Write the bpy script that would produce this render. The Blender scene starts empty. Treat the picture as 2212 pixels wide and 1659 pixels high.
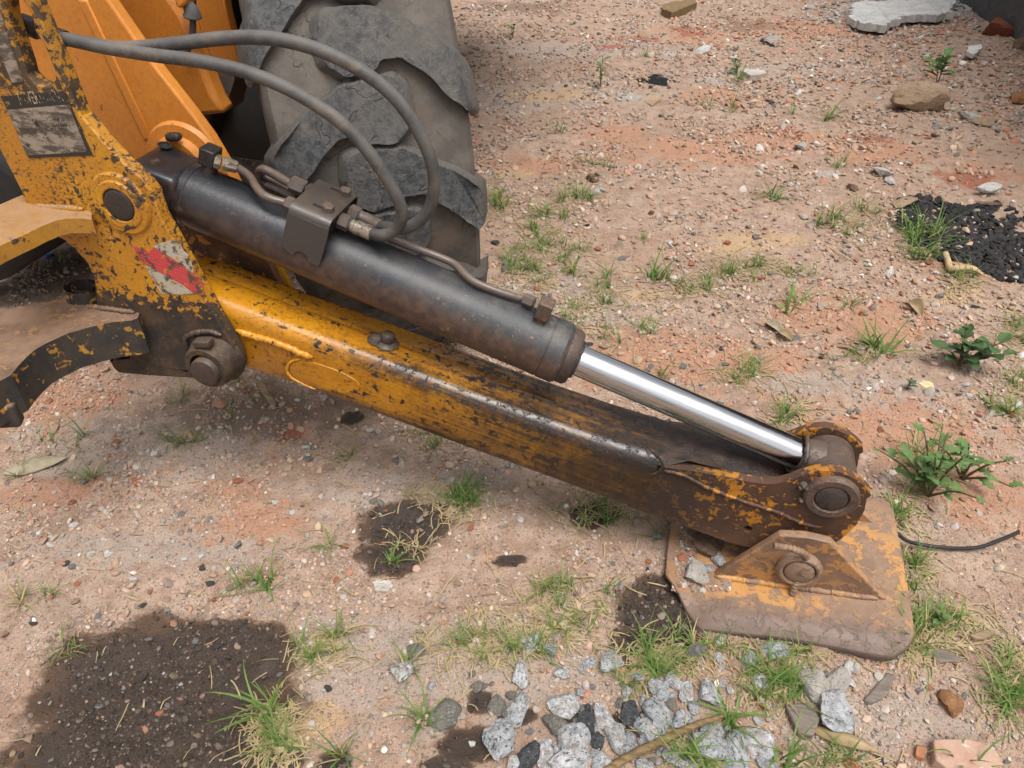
import bpy, bmesh, math, random
import numpy as np
from mathutils import Vector, Matrix
from mathutils.geometry import tessellate_polygon

# ------------------------------------------------------------------ camera
scene = bpy.context.scene
R = math.radians
TH, PS, HC = R(37.0), R(14.0), 1.3          # pitch down, yaw left of the machine's forward axis (+Y), eye height
cam_d = bpy.data.cameras.new('camera'); cam = bpy.data.objects.new('camera', cam_d)
scene.collection.objects.link(cam); scene.camera = cam
cam_d.sensor_width = 36.0; cam_d.lens = 36.0 * 1661.2 / 2212.0
cam_d.clip_start = 0.05; cam_d.clip_end = 1500
cam.location = (0, 0, HC); cam.rotation_euler = (R(90) - TH, 0, PS)

# ------------------------------------------------------------------ sky + sun (bright overcast)
SUN_EL, SUN_AZ = R(68), R(140)               # azimuth clockwise from +Y
world = bpy.data.worlds.new('World'); scene.world = world; world.use_nodes = True
wn = world.node_tree; wn.nodes.clear()
sky = wn.nodes.new('ShaderNodeTexSky'); sky.sky_type = 'NISHITA'; sky.sun_disc = False
sky.sun_elevation = SUN_EL; sky.sun_rotation = SUN_AZ
sky.air_density = 1.0; sky.dust_density = 6.0; sky.ozone_density = 1.0
hs = wn.nodes.new('ShaderNodeHueSaturation'); hs.inputs['Saturation'].default_value = 0.30
bg = wn.nodes.new('ShaderNodeBackground'); bg.inputs['Strength'].default_value = 0.145
wo = wn.nodes.new('ShaderNodeOutputWorld')
wn.links.new(sky.outputs[0], hs.inputs['Color']); wn.links.new(hs.outputs[0], bg.inputs['Color'])
wn.links.new(bg.outputs[0], wo.inputs['Surface'])
sd = bpy.data.lights.new('sun', 'SUN'); sd.energy = 1.8; sd.angle = R(32); sd.color = (1.0, 0.975, 0.94)
sun = bpy.data.objects.new('sun', sd); scene.collection.objects.link(sun)
sdir = Vector((math.sin(SUN_AZ) * math.cos(SUN_EL), math.cos(SUN_AZ) * math.cos(SUN_EL), math.sin(SUN_EL)))
sun.rotation_euler = (-sdir).to_track_quat('-Z', 'Y').to_euler(); sun.location = sdir * 20
scene.view_settings.view_transform = 'Standard'; scene.view_settings.look = 'None'
scene.view_settings.exposure = 0.42; scene.view_settings.gamma = 1.0
scene.view_settings.use_curve_mapping = False

# ------------------------------------------------------------------ survey helpers: photograph sight lines -> metres
C0 = np.array([0, 0, HC]); FPX = 1661.2
FWD = np.array([-math.sin(PS) * math.cos(TH), math.cos(PS) * math.cos(TH), -math.sin(TH)])
RGT = np.array([math.cos(PS), math.sin(PS), 0.0]); DWN = np.cross(FWD, RGT)
def ray(x, y): return (x - 1106) / FPX * RGT + (y - 829.5) / FPX * DWN + FWD
def onY(x, y, Y): d = ray(x, y); return C0 + d * (Y / d[1])
def onZ(x, y, Z=0.0): d = ray(x, y); return C0 + d * ((Z - HC) / d[2])
def onP(x, y, P, N): d = ray(x, y); return C0 + d * (np.dot(np.array(P) - C0, N) / np.dot(d, N))
def c1(x, y): return (.2604 * x, .2604 * y)
def c3(x, y): return (.2951 * x, 403.2 + .2951 * y)
def c4(x, y): return (345.6 + .2604 * x, 288 + .2604 * y)
def c5(x, y): return (806.5 + .3125 * x, 460.8 + .3125 * y)
def c6(x, y): return (1382.5 + .3472 * x, 864 + .3472 * y)
def r5(x, y): return (.2084 * x, .2084 * y)
def k7(x, y): return (691.2 + .3385 * x, 1296 + .3385 * y)
def k8(x, y): return (1382.5 + .375 * x, 1296 + .375 * y)
def kt(x, y): return (979 + .5573 * x, .5573 * y)

rng = np.random.default_rng(7); random.seed(7)
COL = scene.collection
# ------------------------------------------------------------------ numpy value noise
_perm = np.random.default_rng(3).random((256, 256))
def vnoise(x, y):
    xi = np.floor(x).astype(int); yi = np.floor(y).astype(int)
    fx = x - xi; fy = y - yi
    fx = fx * fx * (3 - 2 * fx); fy = fy * fy * (3 - 2 * fy)
    a = _perm[xi % 256, yi % 256]; b = _perm[(xi + 1) % 256, yi % 256]
    c = _perm[xi % 256, (yi + 1) % 256]; d = _perm[(xi + 1) % 256, (yi + 1) % 256]
    return (a * (1 - fx) + b * fx) * (1 - fy) + (c * (1 - fx) + d * fx) * fy
def fbm(x, y, oct=4, off=0.0):
    s = 0; amp = 1; tot = 0
    for i in range(oct):
        s = s + amp * vnoise(x * 2 ** i + off + 17.3 * i, y * 2 ** i + off * 1.7 + 9.1 * i); tot += amp; amp *= .5
    return s / tot
def sstep(a, b, x):
    t = np.clip((x - a) / (b - a), 0, 1); return t * t * (3 - 2 * t)

# ------------------------------------------------------------------ shader node helper
class G:
    def __init__(s, name):
        s.m = bpy.data.materials.new(name); s.m.use_nodes = True; s.t = s.m.node_tree; s.t.nodes.clear()
        s.out = s.n('ShaderNodeOutputMaterial'); s.b = s.n('ShaderNodeBsdfPrincipled')
        s.t.links.new(s.b.outputs[0], s.out.inputs['Surface'])
        g = s.n('ShaderNodeNewGeometry'); s.pos = g.outputs['Position']; s.nor = g.outputs['Normal']
    def n(s, k, **kw):
        x = s.t.nodes.new(k)
        for a, v in kw.items(): setattr(x, a, v)
        return x
    def put(s, sock, v):
        if hasattr(v, 'is_linked'): s.t.links.new(v, sock)
        elif isinstance(v, (tuple, list)) and len(v) == 3 and sock.type == 'RGBA': sock.default_value = (*v, 1)
        else: sock.default_value = v
    def obj(s): return s.n('ShaderNodeTexCoord').outputs['Object']
    def vec(s, v, loc=(0, 0, 0), rot=(0, 0, 0), scale=(1, 1, 1)):
        x = s.n('ShaderNodeMapping'); s.put(x.inputs[0], v); x.inputs[1].default_value = loc; x.inputs[2].default_value = rot; x.inputs[3].default_value = scale
        return x.outputs[0]
    def noise(s, sc, det=4, ro=.6, v=None, dist=0.0):
        x = s.n('ShaderNodeTexNoise'); s.put(x.inputs['Vector'], v or s.pos); x.inputs['Scale'].default_value = sc
        x.inputs['Detail'].default_value = det; x.inputs['Roughness'].default_value = ro; x.inputs['Distortion'].default_value = dist
        return x.outputs['Fac']
    def vor(s, sc, v=None, feature='F1', out='Distance', rnd=1.0):
        x = s.n('ShaderNodeTexVoronoi', feature=feature); s.put(x.inputs['Vector'], v or s.pos); x.inputs['Scale'].default_value = sc
        x.inputs['Randomness'].default_value = rnd
        return x.outputs[out]
    def math(s, op, a, b=0.0, c=None):
        x = s.n('ShaderNodeMath', operation=op); s.put(x.inputs[0], a); s.put(x.inputs[1], b)
        if c is not None: s.put(x.inputs[2], c)
        return x.outputs[0]
    def rng(s, v, a, b, lo=0.0, hi=1.0, smooth=True):
        x = s.n('ShaderNodeMapRange', interpolation_type='SMOOTHSTEP' if smooth else 'LINEAR'); s.put(x.inputs[0], v)
        x.inputs[1].default_value = a; x.inputs[2].default_value = b; x.inputs[3].default_value = lo; x.inputs[4].default_value = hi
        return x.outputs[0]
    def mix(s, f, a, b, mode='MIX'):
        x = s.n('ShaderNodeMix', data_type='RGBA', blend_type=mode); s.put(x.inputs[0], f); s.put(x.inputs[6], a); s.put(x.inputs[7], b)
        return x.outputs[2]
    def dot(s, v, d):
        x = s.n('ShaderNodeVectorMath', operation='DOT_PRODUCT'); s.put(x.inputs[0], v); x.inputs[1].default_value = d
        return x.outputs['Value']
    def attr(s, nm, out='Fac'):
        x = s.n('ShaderNodeAttribute', attribute_name=nm); return x.outputs[out]
    def rand(s): return s.n('ShaderNodeObjectInfo').outputs['Random']
    def bump(s, h, st=.5, d=.002, prev=None):
        x = s.n('ShaderNodeBump'); s.put(x.inputs['Height'], h); x.inputs['Strength'].default_value = st; x.inputs['Distance'].default_value = d
        if prev is not None: s.put(x.inputs['Normal'], prev)
        return x.outputs[0]
    def done(s, col, ro=.6, me=0.0, nrm=None, spec=.5, coat=0.0):
        s.put(s.b.inputs['Base Color'], col); s.put(s.b.inputs['Roughness'], ro); s.put(s.b.inputs['Metallic'], me)
        s.b.inputs['Specular IOR Level'].default_value = spec
        if coat: s.b.inputs['Coat Weight'].default_value = coat; s.b.inputs['Coat Roughness'].default_value = .25
        if nrm is not None: s.put(s.b.inputs['Normal'], nrm)
        return s.m

def worn(name, paint, paint2, grime, rust, chip=.60, chip_sc=70, patch=.12, zones=(), streak=None, streak_amt=0.0,
         dust=0.0, dustcol=(.36, .24, .15), rough=(.38, .75), spec=.5, bump=.35, edge=.04, fine=0.0, coat=0.0, films=(), bumpd=.003):
    """painted steel: paint, chips down to grime/rust, zones of wear along given directions, scratches and dust"""
    g = G(name)
    base = g.mix(g.rng(g.noise(7, 5), .35, .65), paint, paint2)
    under = g.mix(g.rng(g.noise(23, 6, .7), .38, .62), grime, rust)
    w = g.noise(chip_sc, 7, .66, dist=.4)
    w = g.math('ADD', w, g.math('MULTIPLY', g.math('SUBTRACT', g.noise(9, 5, .6), .5), patch * 2))
    if streak is not None:
        rot, sc = streak
        st = g.noise(1, 5, .62, g.vec(g.vec(g.pos, rot=rot), scale=sc), .15)
        w = g.math('ADD', w, g.math('MULTIPLY', g.math('SUBTRACT', st, .5), streak_amt))
    for d, p0, p1, amt in zones:
        zz = g.math('ADD', g.dot(g.pos, d), g.math('MULTIPLY', g.math('SUBTRACT', g.noise(5, 4, .6), .5), abs(p1 - p0) * .8))
        w = g.math('ADD', w, g.rng(zz, p0, p1, 0, amt))
    m = g.rng(w, chip, chip + edge)
    if fine:  # unseen far run of the wall, added for a dark reflection on the rod
        v = g.vor(240, g.vec(g.pos, scale=(1, 1, .4)))
        m = g.math('MAXIMUM', m, g.math('MULTIPLY', g.rng(v, .16, .1), fine))
    col = g.mix(m, base, under)
    col = g.mix(g.rng(g.noise(130, 6, .8), .42, .72, 0, .55), col, g.mix(.55, col, grime))
    if fine:
        pt_ = g.rng(g.noise(4.5, 4, .6), .38, .62, .0, .10)
        sk = g.rng(g.math('ADD', g.noise(1, 5, .75, g.vec(g.pos, scale=(120, 120, 190))), pt_), .60, .64)
        col = g.mix(g.math('MULTIPLY', sk, fine), col, grime)
        hi = g.rng(g.noise(1, 5, .75, g.vec(g.pos, loc=(7, 3, 1), scale=(90, 90, 150))), .63, .68)
        col = g.mix(g.math('MULTIPLY', hi, fine * .6), col, g.mix(.5, paint, (.75, .50, .16)))
    ro = g.rng(m, 0, 1, rough[0], rough[1], False)
    for fm in films:
        d, p0, p1, amt, fc = fm[:5]
        zz = g.math('ADD', g.dot(g.pos, d), g.math('MULTIPLY', g.math('SUBTRACT', g.noise(11, 6, .68), .5), abs(p1 - p0) * .9))
        zz = g.math('ADD', zz, g.math('MULTIPLY', g.math('SUBTRACT', g.noise(60, 5, .7), .5), abs(p1 - p0) * .8))
        if streak is not None: zz = g.math('ADD', zz, g.math('MULTIPLY', g.math('SUBTRACT', st, .5), abs(p1 - p0) * 1.1))
        fa = g.math('MULTIPLY', g.rng(zz, p0, p1), amt)
        if len(fm) > 5: fa = g.math('MULTIPLY', fa, g.rng(g.math('ADD', g.dot(g.pos, fm[5][0]), g.math('MULTIPLY', g.math('SUBTRACT', g.noise(30, 5, .7), .5), .5)), fm[5][1], fm[5][2]))
        col = g.mix(fa, col, fc)
    ro = g.math('ADD', ro, g.rng(g.noise(35, 4), .3, .7, -.06, .1))
    if dust:
        nz = g.dot(g.nor, (0, 0, 1))
        df = g.math('MULTIPLY', g.rng(nz, .15, .95), g.rng(g.noise(18, 6, .7), .25, .7, .35 * dust, dust))
        col = g.mix(df, col, dustcol); ro = g.math('MAXIMUM', ro, g.math('MULTIPLY', df, .9))
    h = g.math('ADD', g.math('MULTIPLY', m, -.6), g.math('MULTIPLY', g.noise(220, 4, .7), .35))
    h = g.math('ADD', h, g.math('MULTIPLY', g.noise(30, 3), .5))
    return g.done(col, ro, 0, g.bump(h, bump, bumpd), spec, coat)

M = {}
BLK, RUST, BRN = (.016, .014, .013), (.075, .032, .016), (.045, .027, .018)
LEGROT = (0, R(-14.6), 0)
M['frame'] = worn('worn_yellow_frame', (.54, .245, .014), (.43, .18, .012), (.020, .017, .015), (.075, .042, .02), chip=.555, chip_sc=60, patch=.20,
                  zones=[((0, 0, -1), -.56, -.44, .34), ((0, 0, 1), .80, .95, .10)], films=[((0, 0, 1), .70, 1.15, .35, (.10, .065, .03))], dust=.10, fine=.85, bump=.5, rough=(.45, .7))
M['flange'] = worn('dusty_yellow_flange', (.42, .21, .03), (.34, .16, .025), (.024, .02, .017), (.12, .065, .03), chip=.60, chip_sc=45, patch=.25, dust=.9, dustcol=(.31, .19, .11))
M['flange_low'] = worn('black_worn_flange', (.42, .21, .03), (.34, .16, .025), (.022, .02, .019), (.045, .033, .022), chip=.38, chip_sc=45, patch=.22, dust=.95, dustcol=(.235, .14, .085))  # dust colour set darker to carry the shade on the lower flange
M['far'] = worn('orange_plate', (.60, .225, .032), (.53, .19, .026), (.06, .03, .015), (.16, .075, .03), chip=.70, chip_sc=40, patch=.22,
                zones=[((0, 0, -1), -.73, -.62, .30)], dust=.3, dustcol=(.5, .25, .1), rough=(.42, .6), bump=.2, bumpd=.002)
M['fender'] = worn('orange_fender', (.46, .165, .022), (.40, .135, .018), (.05, .03, .02), (.12, .06, .03), chip=.70, chip_sc=30, patch=.2, dust=.3, dustcol=(.4, .22, .12), bump=.2)
M['leg'] = worn('glossy_yellow_leg', (.50, .215, .008), (.40, .155, .007), (.017, .012, .010), (.034, .02, .012), chip=.590, chip_sc=58, patch=.15,
                zones=[((1, 0, .15), -.6, .0, .08)], films=[((1, 0, .1), -.66, -.02, .95, (.026, .016, .011)), ((.26, -1.2, 1), -1.128, -1.094, .92, (.020, .014, .012), ((1, 0, 0), -.72, -.42)),
                ((-.28, 0, -1), -.160, -.134, .9, (.022, .015, .011), ((1, 0, 0), -.9, -.6))],
                streak=(LEGROT, (5, 90, 190)), streak_amt=.40, rough=(.27, .36), bump=.5, spec=.55, edge=.05, fine=.35)
M['ear'] = worn('rusty_yellow_ear', (.48, .21, .014), (.40, .15, .012), (.042, .023, .015), (.082, .036, .019), chip=.425, chip_sc=46, patch=.24, rough=(.45, .6), bump=.6, dust=.15, dustcol=(.20, .105, .06), fine=.4,
                films=[((-1, 0, 0), -.20, .0, .93, (.028, .017, .012)), ((.2, 0, -1), -.12, -.06, .7, (.115, .058, .032))])
M['pad'] = worn('rusty_pad', (.52, .25, .06), (.42, .21, .08), (.17, .105, .072), (.275, .172, .107), chip=.48, chip_sc=30, patch=.30, dust=.30, dustcol=(.36, .235, .15), rough=(.5, .62), bump=.55, fine=.5,
                films=[((0, -1, 0), -1.075, -1.020, .95, (.082, .058, .053)), ((1, 1, 0), 1.72, 1.94, .75, (.145, .112, .098)), ((-1, -.3, 0), -.52, -.40, .5, (.10, .065, .05))])
M['lug'] = worn('rusty_lug', (.40, .19, .055), (.30, .16, .08), (.15, .085, .055), (.215, .125, .075), chip=.48, chip_sc=34, patch=.26, dust=.5, dustcol=(.38, .25, .16), rough=(.55, .68), bump=.6, fine=.5)
M['rust'] = worn('rusty_steel', (.10, .06, .045), (.075, .05, .04), (.04, .03, .026), (.14, .065, .035), chip=.5, chip_sc=50, patch=.2, rough=(.5, .65), dust=.25, bump=.6)
M['rustdark'] = worn('dark_brown_steel', (.052, .036, .030), (.040, .030, .027), (.022, .019, .018), (.085, .045, .028), chip=.54, chip_sc=60, patch=.2, rough=(.42, .6), dust=.2, bump=.5)
M['rustpale'] = worn('dusty_rust_steel', (.25, .155, .10), (.19, .12, .08), (.09, .06, .045), (.26, .145, .08), chip=.54, chip_sc=60, patch=.2, rough=(.6, .75), dust=.4, bump=.6)
M['pin'] = worn('dark_pin', (.035, .030, .028), (.028, .024, .022), (.014, .013, .012), (.055, .035, .025), chip=.56, chip_sc=90, rough=(.36, .6), bump=.5)
M['pipe'] = worn('bronze_pipe', (.11, .085, .07), (.085, .065, .055), (.03, .025, .022), (.13, .07, .045), chip=.6, chip_sc=80, rough=(.34, .55), dust=.2, bump=.3)
M['brass'] = worn('zinc_fitting', (.30, .26, .20), (.22, .18, .13), (.05, .04, .03), (.14, .075, .045), chip=.52, chip_sc=70, rough=(.3, .6), bump=.4)
M['bracket'] = worn('dark_bracket', (.055, .049, .046), (.045, .04, .037), (.020, .018, .017), (.13, .07, .045), chip=.62, chip_sc=30, patch=.2, rough=(.34, .6), dust=.15, bump=.3)

def m_barrel():
    g = G('cylinder_black_paint')
    t = g.dot(g.pos, (.947, 0, -.321))
    tt = g.math('ADD', t, g.math('MULTIPLY', g.math('SUBTRACT', g.noise(7, 5, .65), .5), .5))
    worn_ = g.rng(tt, -.95, -.15)
    under = g.math('ADD', g.dot(g.nor, (.3, -.35, -.9)), g.math('MULTIPLY', g.math('SUBTRACT', g.noise(14, 6, .7), .5), 1.2))
    base = g.mix(g.rng(g.noise(30, 4), .4, .6), (.013, .014, .017), (.020, .021, .025))
    old = g.mix(g.rng(g.noise(20, 6, .7), .4, .6), (.044, .045, .048), (.10, .088, .074))
    col = g.mix(g.math('MULTIPLY', worn_, g.rng(g.noise(26, 6, .7), .3, .6, .3, 1)), base, old)
    rust = g.mix(g.rng(g.noise(60, 5), .35, .65), (.050, .029, .022), (.095, .052, .034))
    col = g.mix(g.math('MULTIPLY', g.rng(under, -.25, .35), g.rng(tt, -1.2, -.6, .3, .95)), col, rust)
    sp = g.rng(g.noise(38, 7, .76), .60, .65)
    col = g.mix(g.math('MULTIPLY', sp, g.rng(tt, -1.1, -.3, .35, .9)), col, (.20, .13, .085))
    sp2 = g.rng(g.noise(95, 6, .8), .66, .69)
    col = g.mix(g.math('MULTIPLY', sp2, g.rng(tt, -1.0, -.4, .1, .9)), col, (.42, .38, .33))
    ro = g.math('ADD', g.rng(tt, -1.25, -.35, .30, .52), g.math('MULTIPLY', sp, .2))
    h = g.math('ADD', g.math('MULTIPLY', g.noise(120, 5, .7), .5), g.math('MULTIPLY', g.noise(22, 4), .5))
    return g.done(col, ro, 0, g.bump(h, .35, .0025), .5)
M['barrel'] = m_barrel()
def m_chrome():
    g = G('chrome_rod')
    s = g.noise(1, 4, .6, g.vec(g.vec(g.pos, rot=(0, R(-18.7), 0)), scale=(3, 160, 160)))
    col = g.mix(g.rng(s, .4, .6), (.56, .56, .57), (.46, .455, .455))
    col = g.mix(g.rng(g.noise(60, 5, .7), .64, .74, 0, .5), col, (.34, .30, .27))
    sm = g.noise(1, 5, .7, g.vec(g.vec(g.pos, rot=(0, R(-18.7), 0)), scale=(14, 40, 40)))
    return g.done(col, g.math('ADD', g.rng(s, .3, .7, .08, .14), g.rng(sm, .42, .72, 0, .16)), 1.0, g.bump(s, .06, .0006))
M['chrome'] = m_chrome()
def m_rubber_hose():
    g = G('dusty_hose')
    n = g.noise(16, 5, .65)
    col = g.mix(g.rng(n, .35, .62), (.040, .039, .039), (.085, .080, .074))
    col = g.mix(g.rng(g.noise(9, 5, .7), .50, .66, 0, .8), col, (.155, .118, .088))
    nz = g.dot(g.nor, (0, 0, 1))
    col = g.mix(g.rng(nz, -.1, .9, 0, .35), col, (.17, .155, .14))
    return g.done(col, .62, 0, g.bump(g.noise(140, 5, .7), .4, .002), .35)
M['hose'] = m_rubber_hose()
def m_tyre(name, block):
    g = G(name)
    n = g.noise(13, 6, .65); f = g.noise(70, 6, .72)
    if block:
        col = g.mix(g.rng(f, .40, .58), (.062, .066, .070), (.118, .119, .118))
        col = g.mix(g.rng(n, .5, .72, 0, .8), col, (.19, .17, .145))
        col = g.mix(g.rng(g.noise(150, 4, .7), .62, .68, 0, .7), col, (.26, .25, .22))
        col = g.mix(g.rng(g.noise(4, 5, .65), .45, .62, 0, .55), col, (.165, .145, .122))
        crest = g.attr('top')
        col = g.mix(g.math('MULTIPLY', g.math('SUBTRACT', 1, crest), .85), col, (.135, .118, .10))  # block flanks take the dusty base colour
    else:
        col = g.mix(g.rng(n, .35, .65), (.098, .086, .075), (.150, .132, .114))
        col = g.mix(g.rng(f, .55, .68, 0, .8), col, (.085, .075, .068))
        col = g.mix(g.rng(g.noise(5, 4), .52, .68, 0, .45), col, (.20, .138, .10))
    cr = g.rng(g.math('ABSOLUTE', g.math('SUBTRACT', g.noise(9, 3, .6, dist=1.2), .5)), .0, .010)
    cr = g.math('MAXIMUM', cr, g.rng(g.noise(7, 3), .42, .5))
    h = g.math('ADD', g.math('MULTIPLY', g.noise(48, 8, .8), 1.0), g.math('MULTIPLY', cr, .25))
    col = g.mix(g.math('MULTIPLY', g.math('SUBTRACT', 1, cr), .7), col, (.03, .028, .026))
    return g.done(col, .82, 0, g.bump(h, .9, .010 if block else .005), .25)
M['tread'] = m_tyre('tyre_block_rubber', True); M['tyre'] = m_tyre('tyre_dusty_rubber', False)
def plain(name, c, ro=.6, me=0.0, var=.25, sc=30, bump=.2, spec=.5, c2=None):
    g = G(name)
    col = g.mix(g.rng(g.noise(sc, 5, .65), .3, .7), tuple(x * (1 - var) for x in c), c2 or tuple(min(1, x * (1 + var)) for x in c))
    return g.done(col, ro, me, g.bump(g.noise(sc * 5, 4, .7), bump, .002), spec)
M['black'] = plain('underbody_shade_black', (.012, .011, .010), .8)  # near-black colour puts the shade under the machine into the material
M['mud'] = plain('caked_mud', (.105, .080, .064), .95, sc=18, bump=.9)
M['cable'] = plain('taped_cable', (.075, .070, .066), .8)
M['weldyel'] = worn('painted_weld', (.58, .28, .03), (.52, .22, .02), (.03, .02, .012), (.09, .05, .03), chip=.62, chip_sc=60, rough=(.28, .5), bump=.5)
M['weldrust'] = worn('rusty_weld', (.10, .055, .035), (.075, .045, .032), (.04, .028, .022), (.30, .14, .03), chip=.66, chip_sc=45, rough=(.45, .6), bump=.8)

# ------------------------------------------------------------------ mesh helpers
def link(o, parent=None):
    COL.objects.link(o)
    if parent is not None: o.parent = parent
    return o
def finish(me, smooth=35):
    if smooth is None: return
    me.polygons.foreach_set('use_smooth', [True] * len(me.polygons))
    me.set_sharp_from_angle(angle=R(smooth))
ROOT = np.array([-1.0, 1.6, 0.0])
def mk(name, vf, mat, parent, smooth=35, bevel=None, seg=2, origin=ROOT, label=None):
    v, f = vf
    me = bpy.data.meshes.new(name)
    me.from_pydata([tuple(np.array(p, float) - origin) for p in v], [], [tuple(q) for q in f]); me.update()
    bm = bmesh.new(); bm.from_mesh(me); bmesh.ops.recalc_face_normals(bm, faces=bm.faces); bm.to_mesh(me); bm.free()
    finish(me, smooth)
    me.materials.append(M[mat] if isinstance(mat, str) else mat)
    o = bpy.data.objects.new(name, me); link(o, parent)
    if bevel:
        b = o.modifiers.new('bevel', 'BEVEL'); b.width = bevel; b.segments = seg; b.limit_method = 'ANGLE'; b.angle_limit = R(35); b.harden_normals = False
    if label: o['label'] = label
    return o
def join(*vfs):
    V, F = [], []
    for v, f in vfs:
        k = len(V); V += [tuple(p) for p in v]; F += [tuple(i + k for i in q) for q in f]
    return V, F
def prism3(front, back, holes_f=(), holes_b=()):
    """solid between two matching 3D outlines (with holes)"""
    loops = [list(front)] + [list(h) for h in holes_f]; loopsb = [list(back)] + [list(h) for h in holes_b]
    flat = [Vector(p) for l in loops for p in l]; flatb = [Vector(p) for l in loopsb for p in l]
    n = len(flat)
    tri = tessellate_polygon([[Vector(p) for p in l] for l in loops])
    V = [tuple(p) for p in flat] + [tuple(p) for p in flatb]
    F = [tuple(t) for t in tri] + [tuple(i + n for i in reversed(t)) for t in tri]
    k = 0
    for l in loops:
        m = len(l)
        for i in range(m): F.append((k + i, k + (i + 1) % m, n + k + (i + 1) % m, n + k + i))
        k += m
    return V, F
def prismY(xz, y0, y1, holes=()):
    f = [(x, y0, z) for x, z in xz]; b = [(x, y1, z) for x, z in xz]
    return prism3(f, b, [[(x, y0, z) for x, z in h] for h in holes], [[(x, y1, z) for x, z in h] for h in holes])
def prismZ(xy, z0, z1):
    return prism3([(x, y, z1) for x, y in xy], [(x, y, z0) for x, y in xy])
def smoothpoly(pts, n=2):
    """Chaikin corner cutting of a closed outline"""
    pts = [np.array(p, float) for p in pts]
    for _ in range(n):
        q = []
        for i in range(len(pts)):
            a, b = pts[i], pts[(i + 1) % len(pts)]
            q += [a * .75 + b * .25, a * .25 + b * .75]
        pts = q
    return [tuple(p) for p in pts]
def cat(pts, n=8):
    P = [np.array(p, float) for p in pts]; P = [2 * P[0] - P[1]] + P + [2 * P[-1] - P[-2]]
    out = []
    for i in range(1, len(P) - 2):
        for k in range(n):
            t = k / n
            out.append(.5 * ((2 * P[i]) + (-P[i - 1] + P[i + 1]) * t + (2 * P[i - 1] - 5 * P[i] + 4 * P[i + 1] - P[i + 2]) * t * t + (-P[i - 1] + 3 * P[i] - 3 * P[i + 1] + P[i + 2]) * t ** 3))
    out.append(P[-2]); return out
def tube(path, r, seg=14, cap=True):
    P = [np.array(p, float) for p in path]; n = len(P)
    rr = [r] * n if np.isscalar(r) else list(r)
    V, F = [], []
    T = [P[min(i + 1, n - 1)] - P[max(i - 1, 0)] for i in range(n)]; T = [t / (np.linalg.norm(t) + 1e-12) for t in T]
    u = np.cross(T[0], [0, 0, 1]); u = u if np.linalg.norm(u) > .1 else np.cross(T[0], [0, 1, 0]); u /= np.linalg.norm(u)
    for i in range(n):
        u = u - T[i] * np.dot(u, T[i]); u /= np.linalg.norm(u); w = np.cross(T[i], u)
        for k in range(seg):
            a = 2 * math.pi * k / seg; V.append(tuple(P[i] + rr[i] * (math.cos(a) * u + math.sin(a) * w)))
    for i in range(n - 1):
        for k in range(seg):
            F.append((i * seg + k, i * seg + (k + 1) % seg, (i + 1) * seg + (k + 1) % seg, (i + 1) * seg + k))
    if cap: F.append(tuple(reversed(range(seg)))); F.append(tuple((n - 1) * seg + k for k in range(seg)))
    return V, F
def lathe(O, D, prof, seg=40, cap=True):
    """prof: list of (distance along D, radius)"""
    O = np.array(O, float); D = np.array(D, float); D /= np.linalg.norm(D)
    u = np.cross(D, [0, 0, 1]); u = u if np.linalg.norm(u) > .1 else np.cross(D, [0, 1, 0]); u /= np.linalg.norm(u); w = np.cross(D, u)
    V, F = [], []
    for t, r in prof:
        for k in range(seg):
            a = 2 * math.pi * k / seg; V.append(tuple(O + D * t + r * (math.cos(a) * u + math.sin(a) * w)))
    n = len(prof)
    for i in range(n - 1):
        for k in range(seg): F.append((i * seg + k, i * seg + (k + 1) % seg, (i + 1) * seg + (k + 1) % seg, (i + 1) * seg + k))
    if cap: F.append(tuple(reversed(range(seg)))); F.append(tuple((n - 1) * seg + k for k in range(seg)))
    return V, F
def ring(O, D, ro, ri, t0, t1, seg=44, ch=.003):
    pr = [(t1, ri), (t0 + ch * .5, ri), (t0, ri + ch * .5), (t0, ro - ch), (t0 + ch, ro), (t1, ro)]
    return lathe(O, D, pr, seg, False)
def box3(O, U, V_, W):
    O, U, V_, W = [np.array(q, float) for q in (O, U, V_, W)]
    v = [O + a * U + b * V_ + c * W for c in (-.5, .5) for b in (-.5, .5) for a in (-.5, .5)]
    return v, [(0, 1, 3, 2), (4, 6, 7, 5), (0, 4, 5, 1), (2, 3, 7, 6), (0, 2, 6, 4), (1, 5, 7, 3)]
def weld(path, r=.006, seg=8, step=.004, amp=.3):
    P = cat(path, 6); L = [0]
    for i in range(1, len(P)): L.append(L[-1] + np.linalg.norm(P[i] - P[i - 1]))
    n = max(4, int(L[-1] / step)); Q = []; rr = []
    for i in range(n + 1):
        s = L[-1] * i / n; j = min(np.searchsorted(L, s), len(P) - 1); j = max(j, 1)
        f = (s - L[j - 1]) / (L[j] - L[j - 1] + 1e-9); Q.append(P[j - 1] * (1 - f) + P[j] * f + rng.normal(0, r * .08, 3))
        rr.append(r * (1 + amp * (random.random() - .5) + .14 * math.sin(s * 900)) * min(1, .45 + i * .2, .45 + (n - i) * .2))
    return tube(Q, rr, seg)
def tag(o, label, cat_, group=None, kind=None):
    o['label'] = label; o['category'] = cat_
    if group: o['group'] = group
    if kind: o['kind'] = kind
    return o


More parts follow.
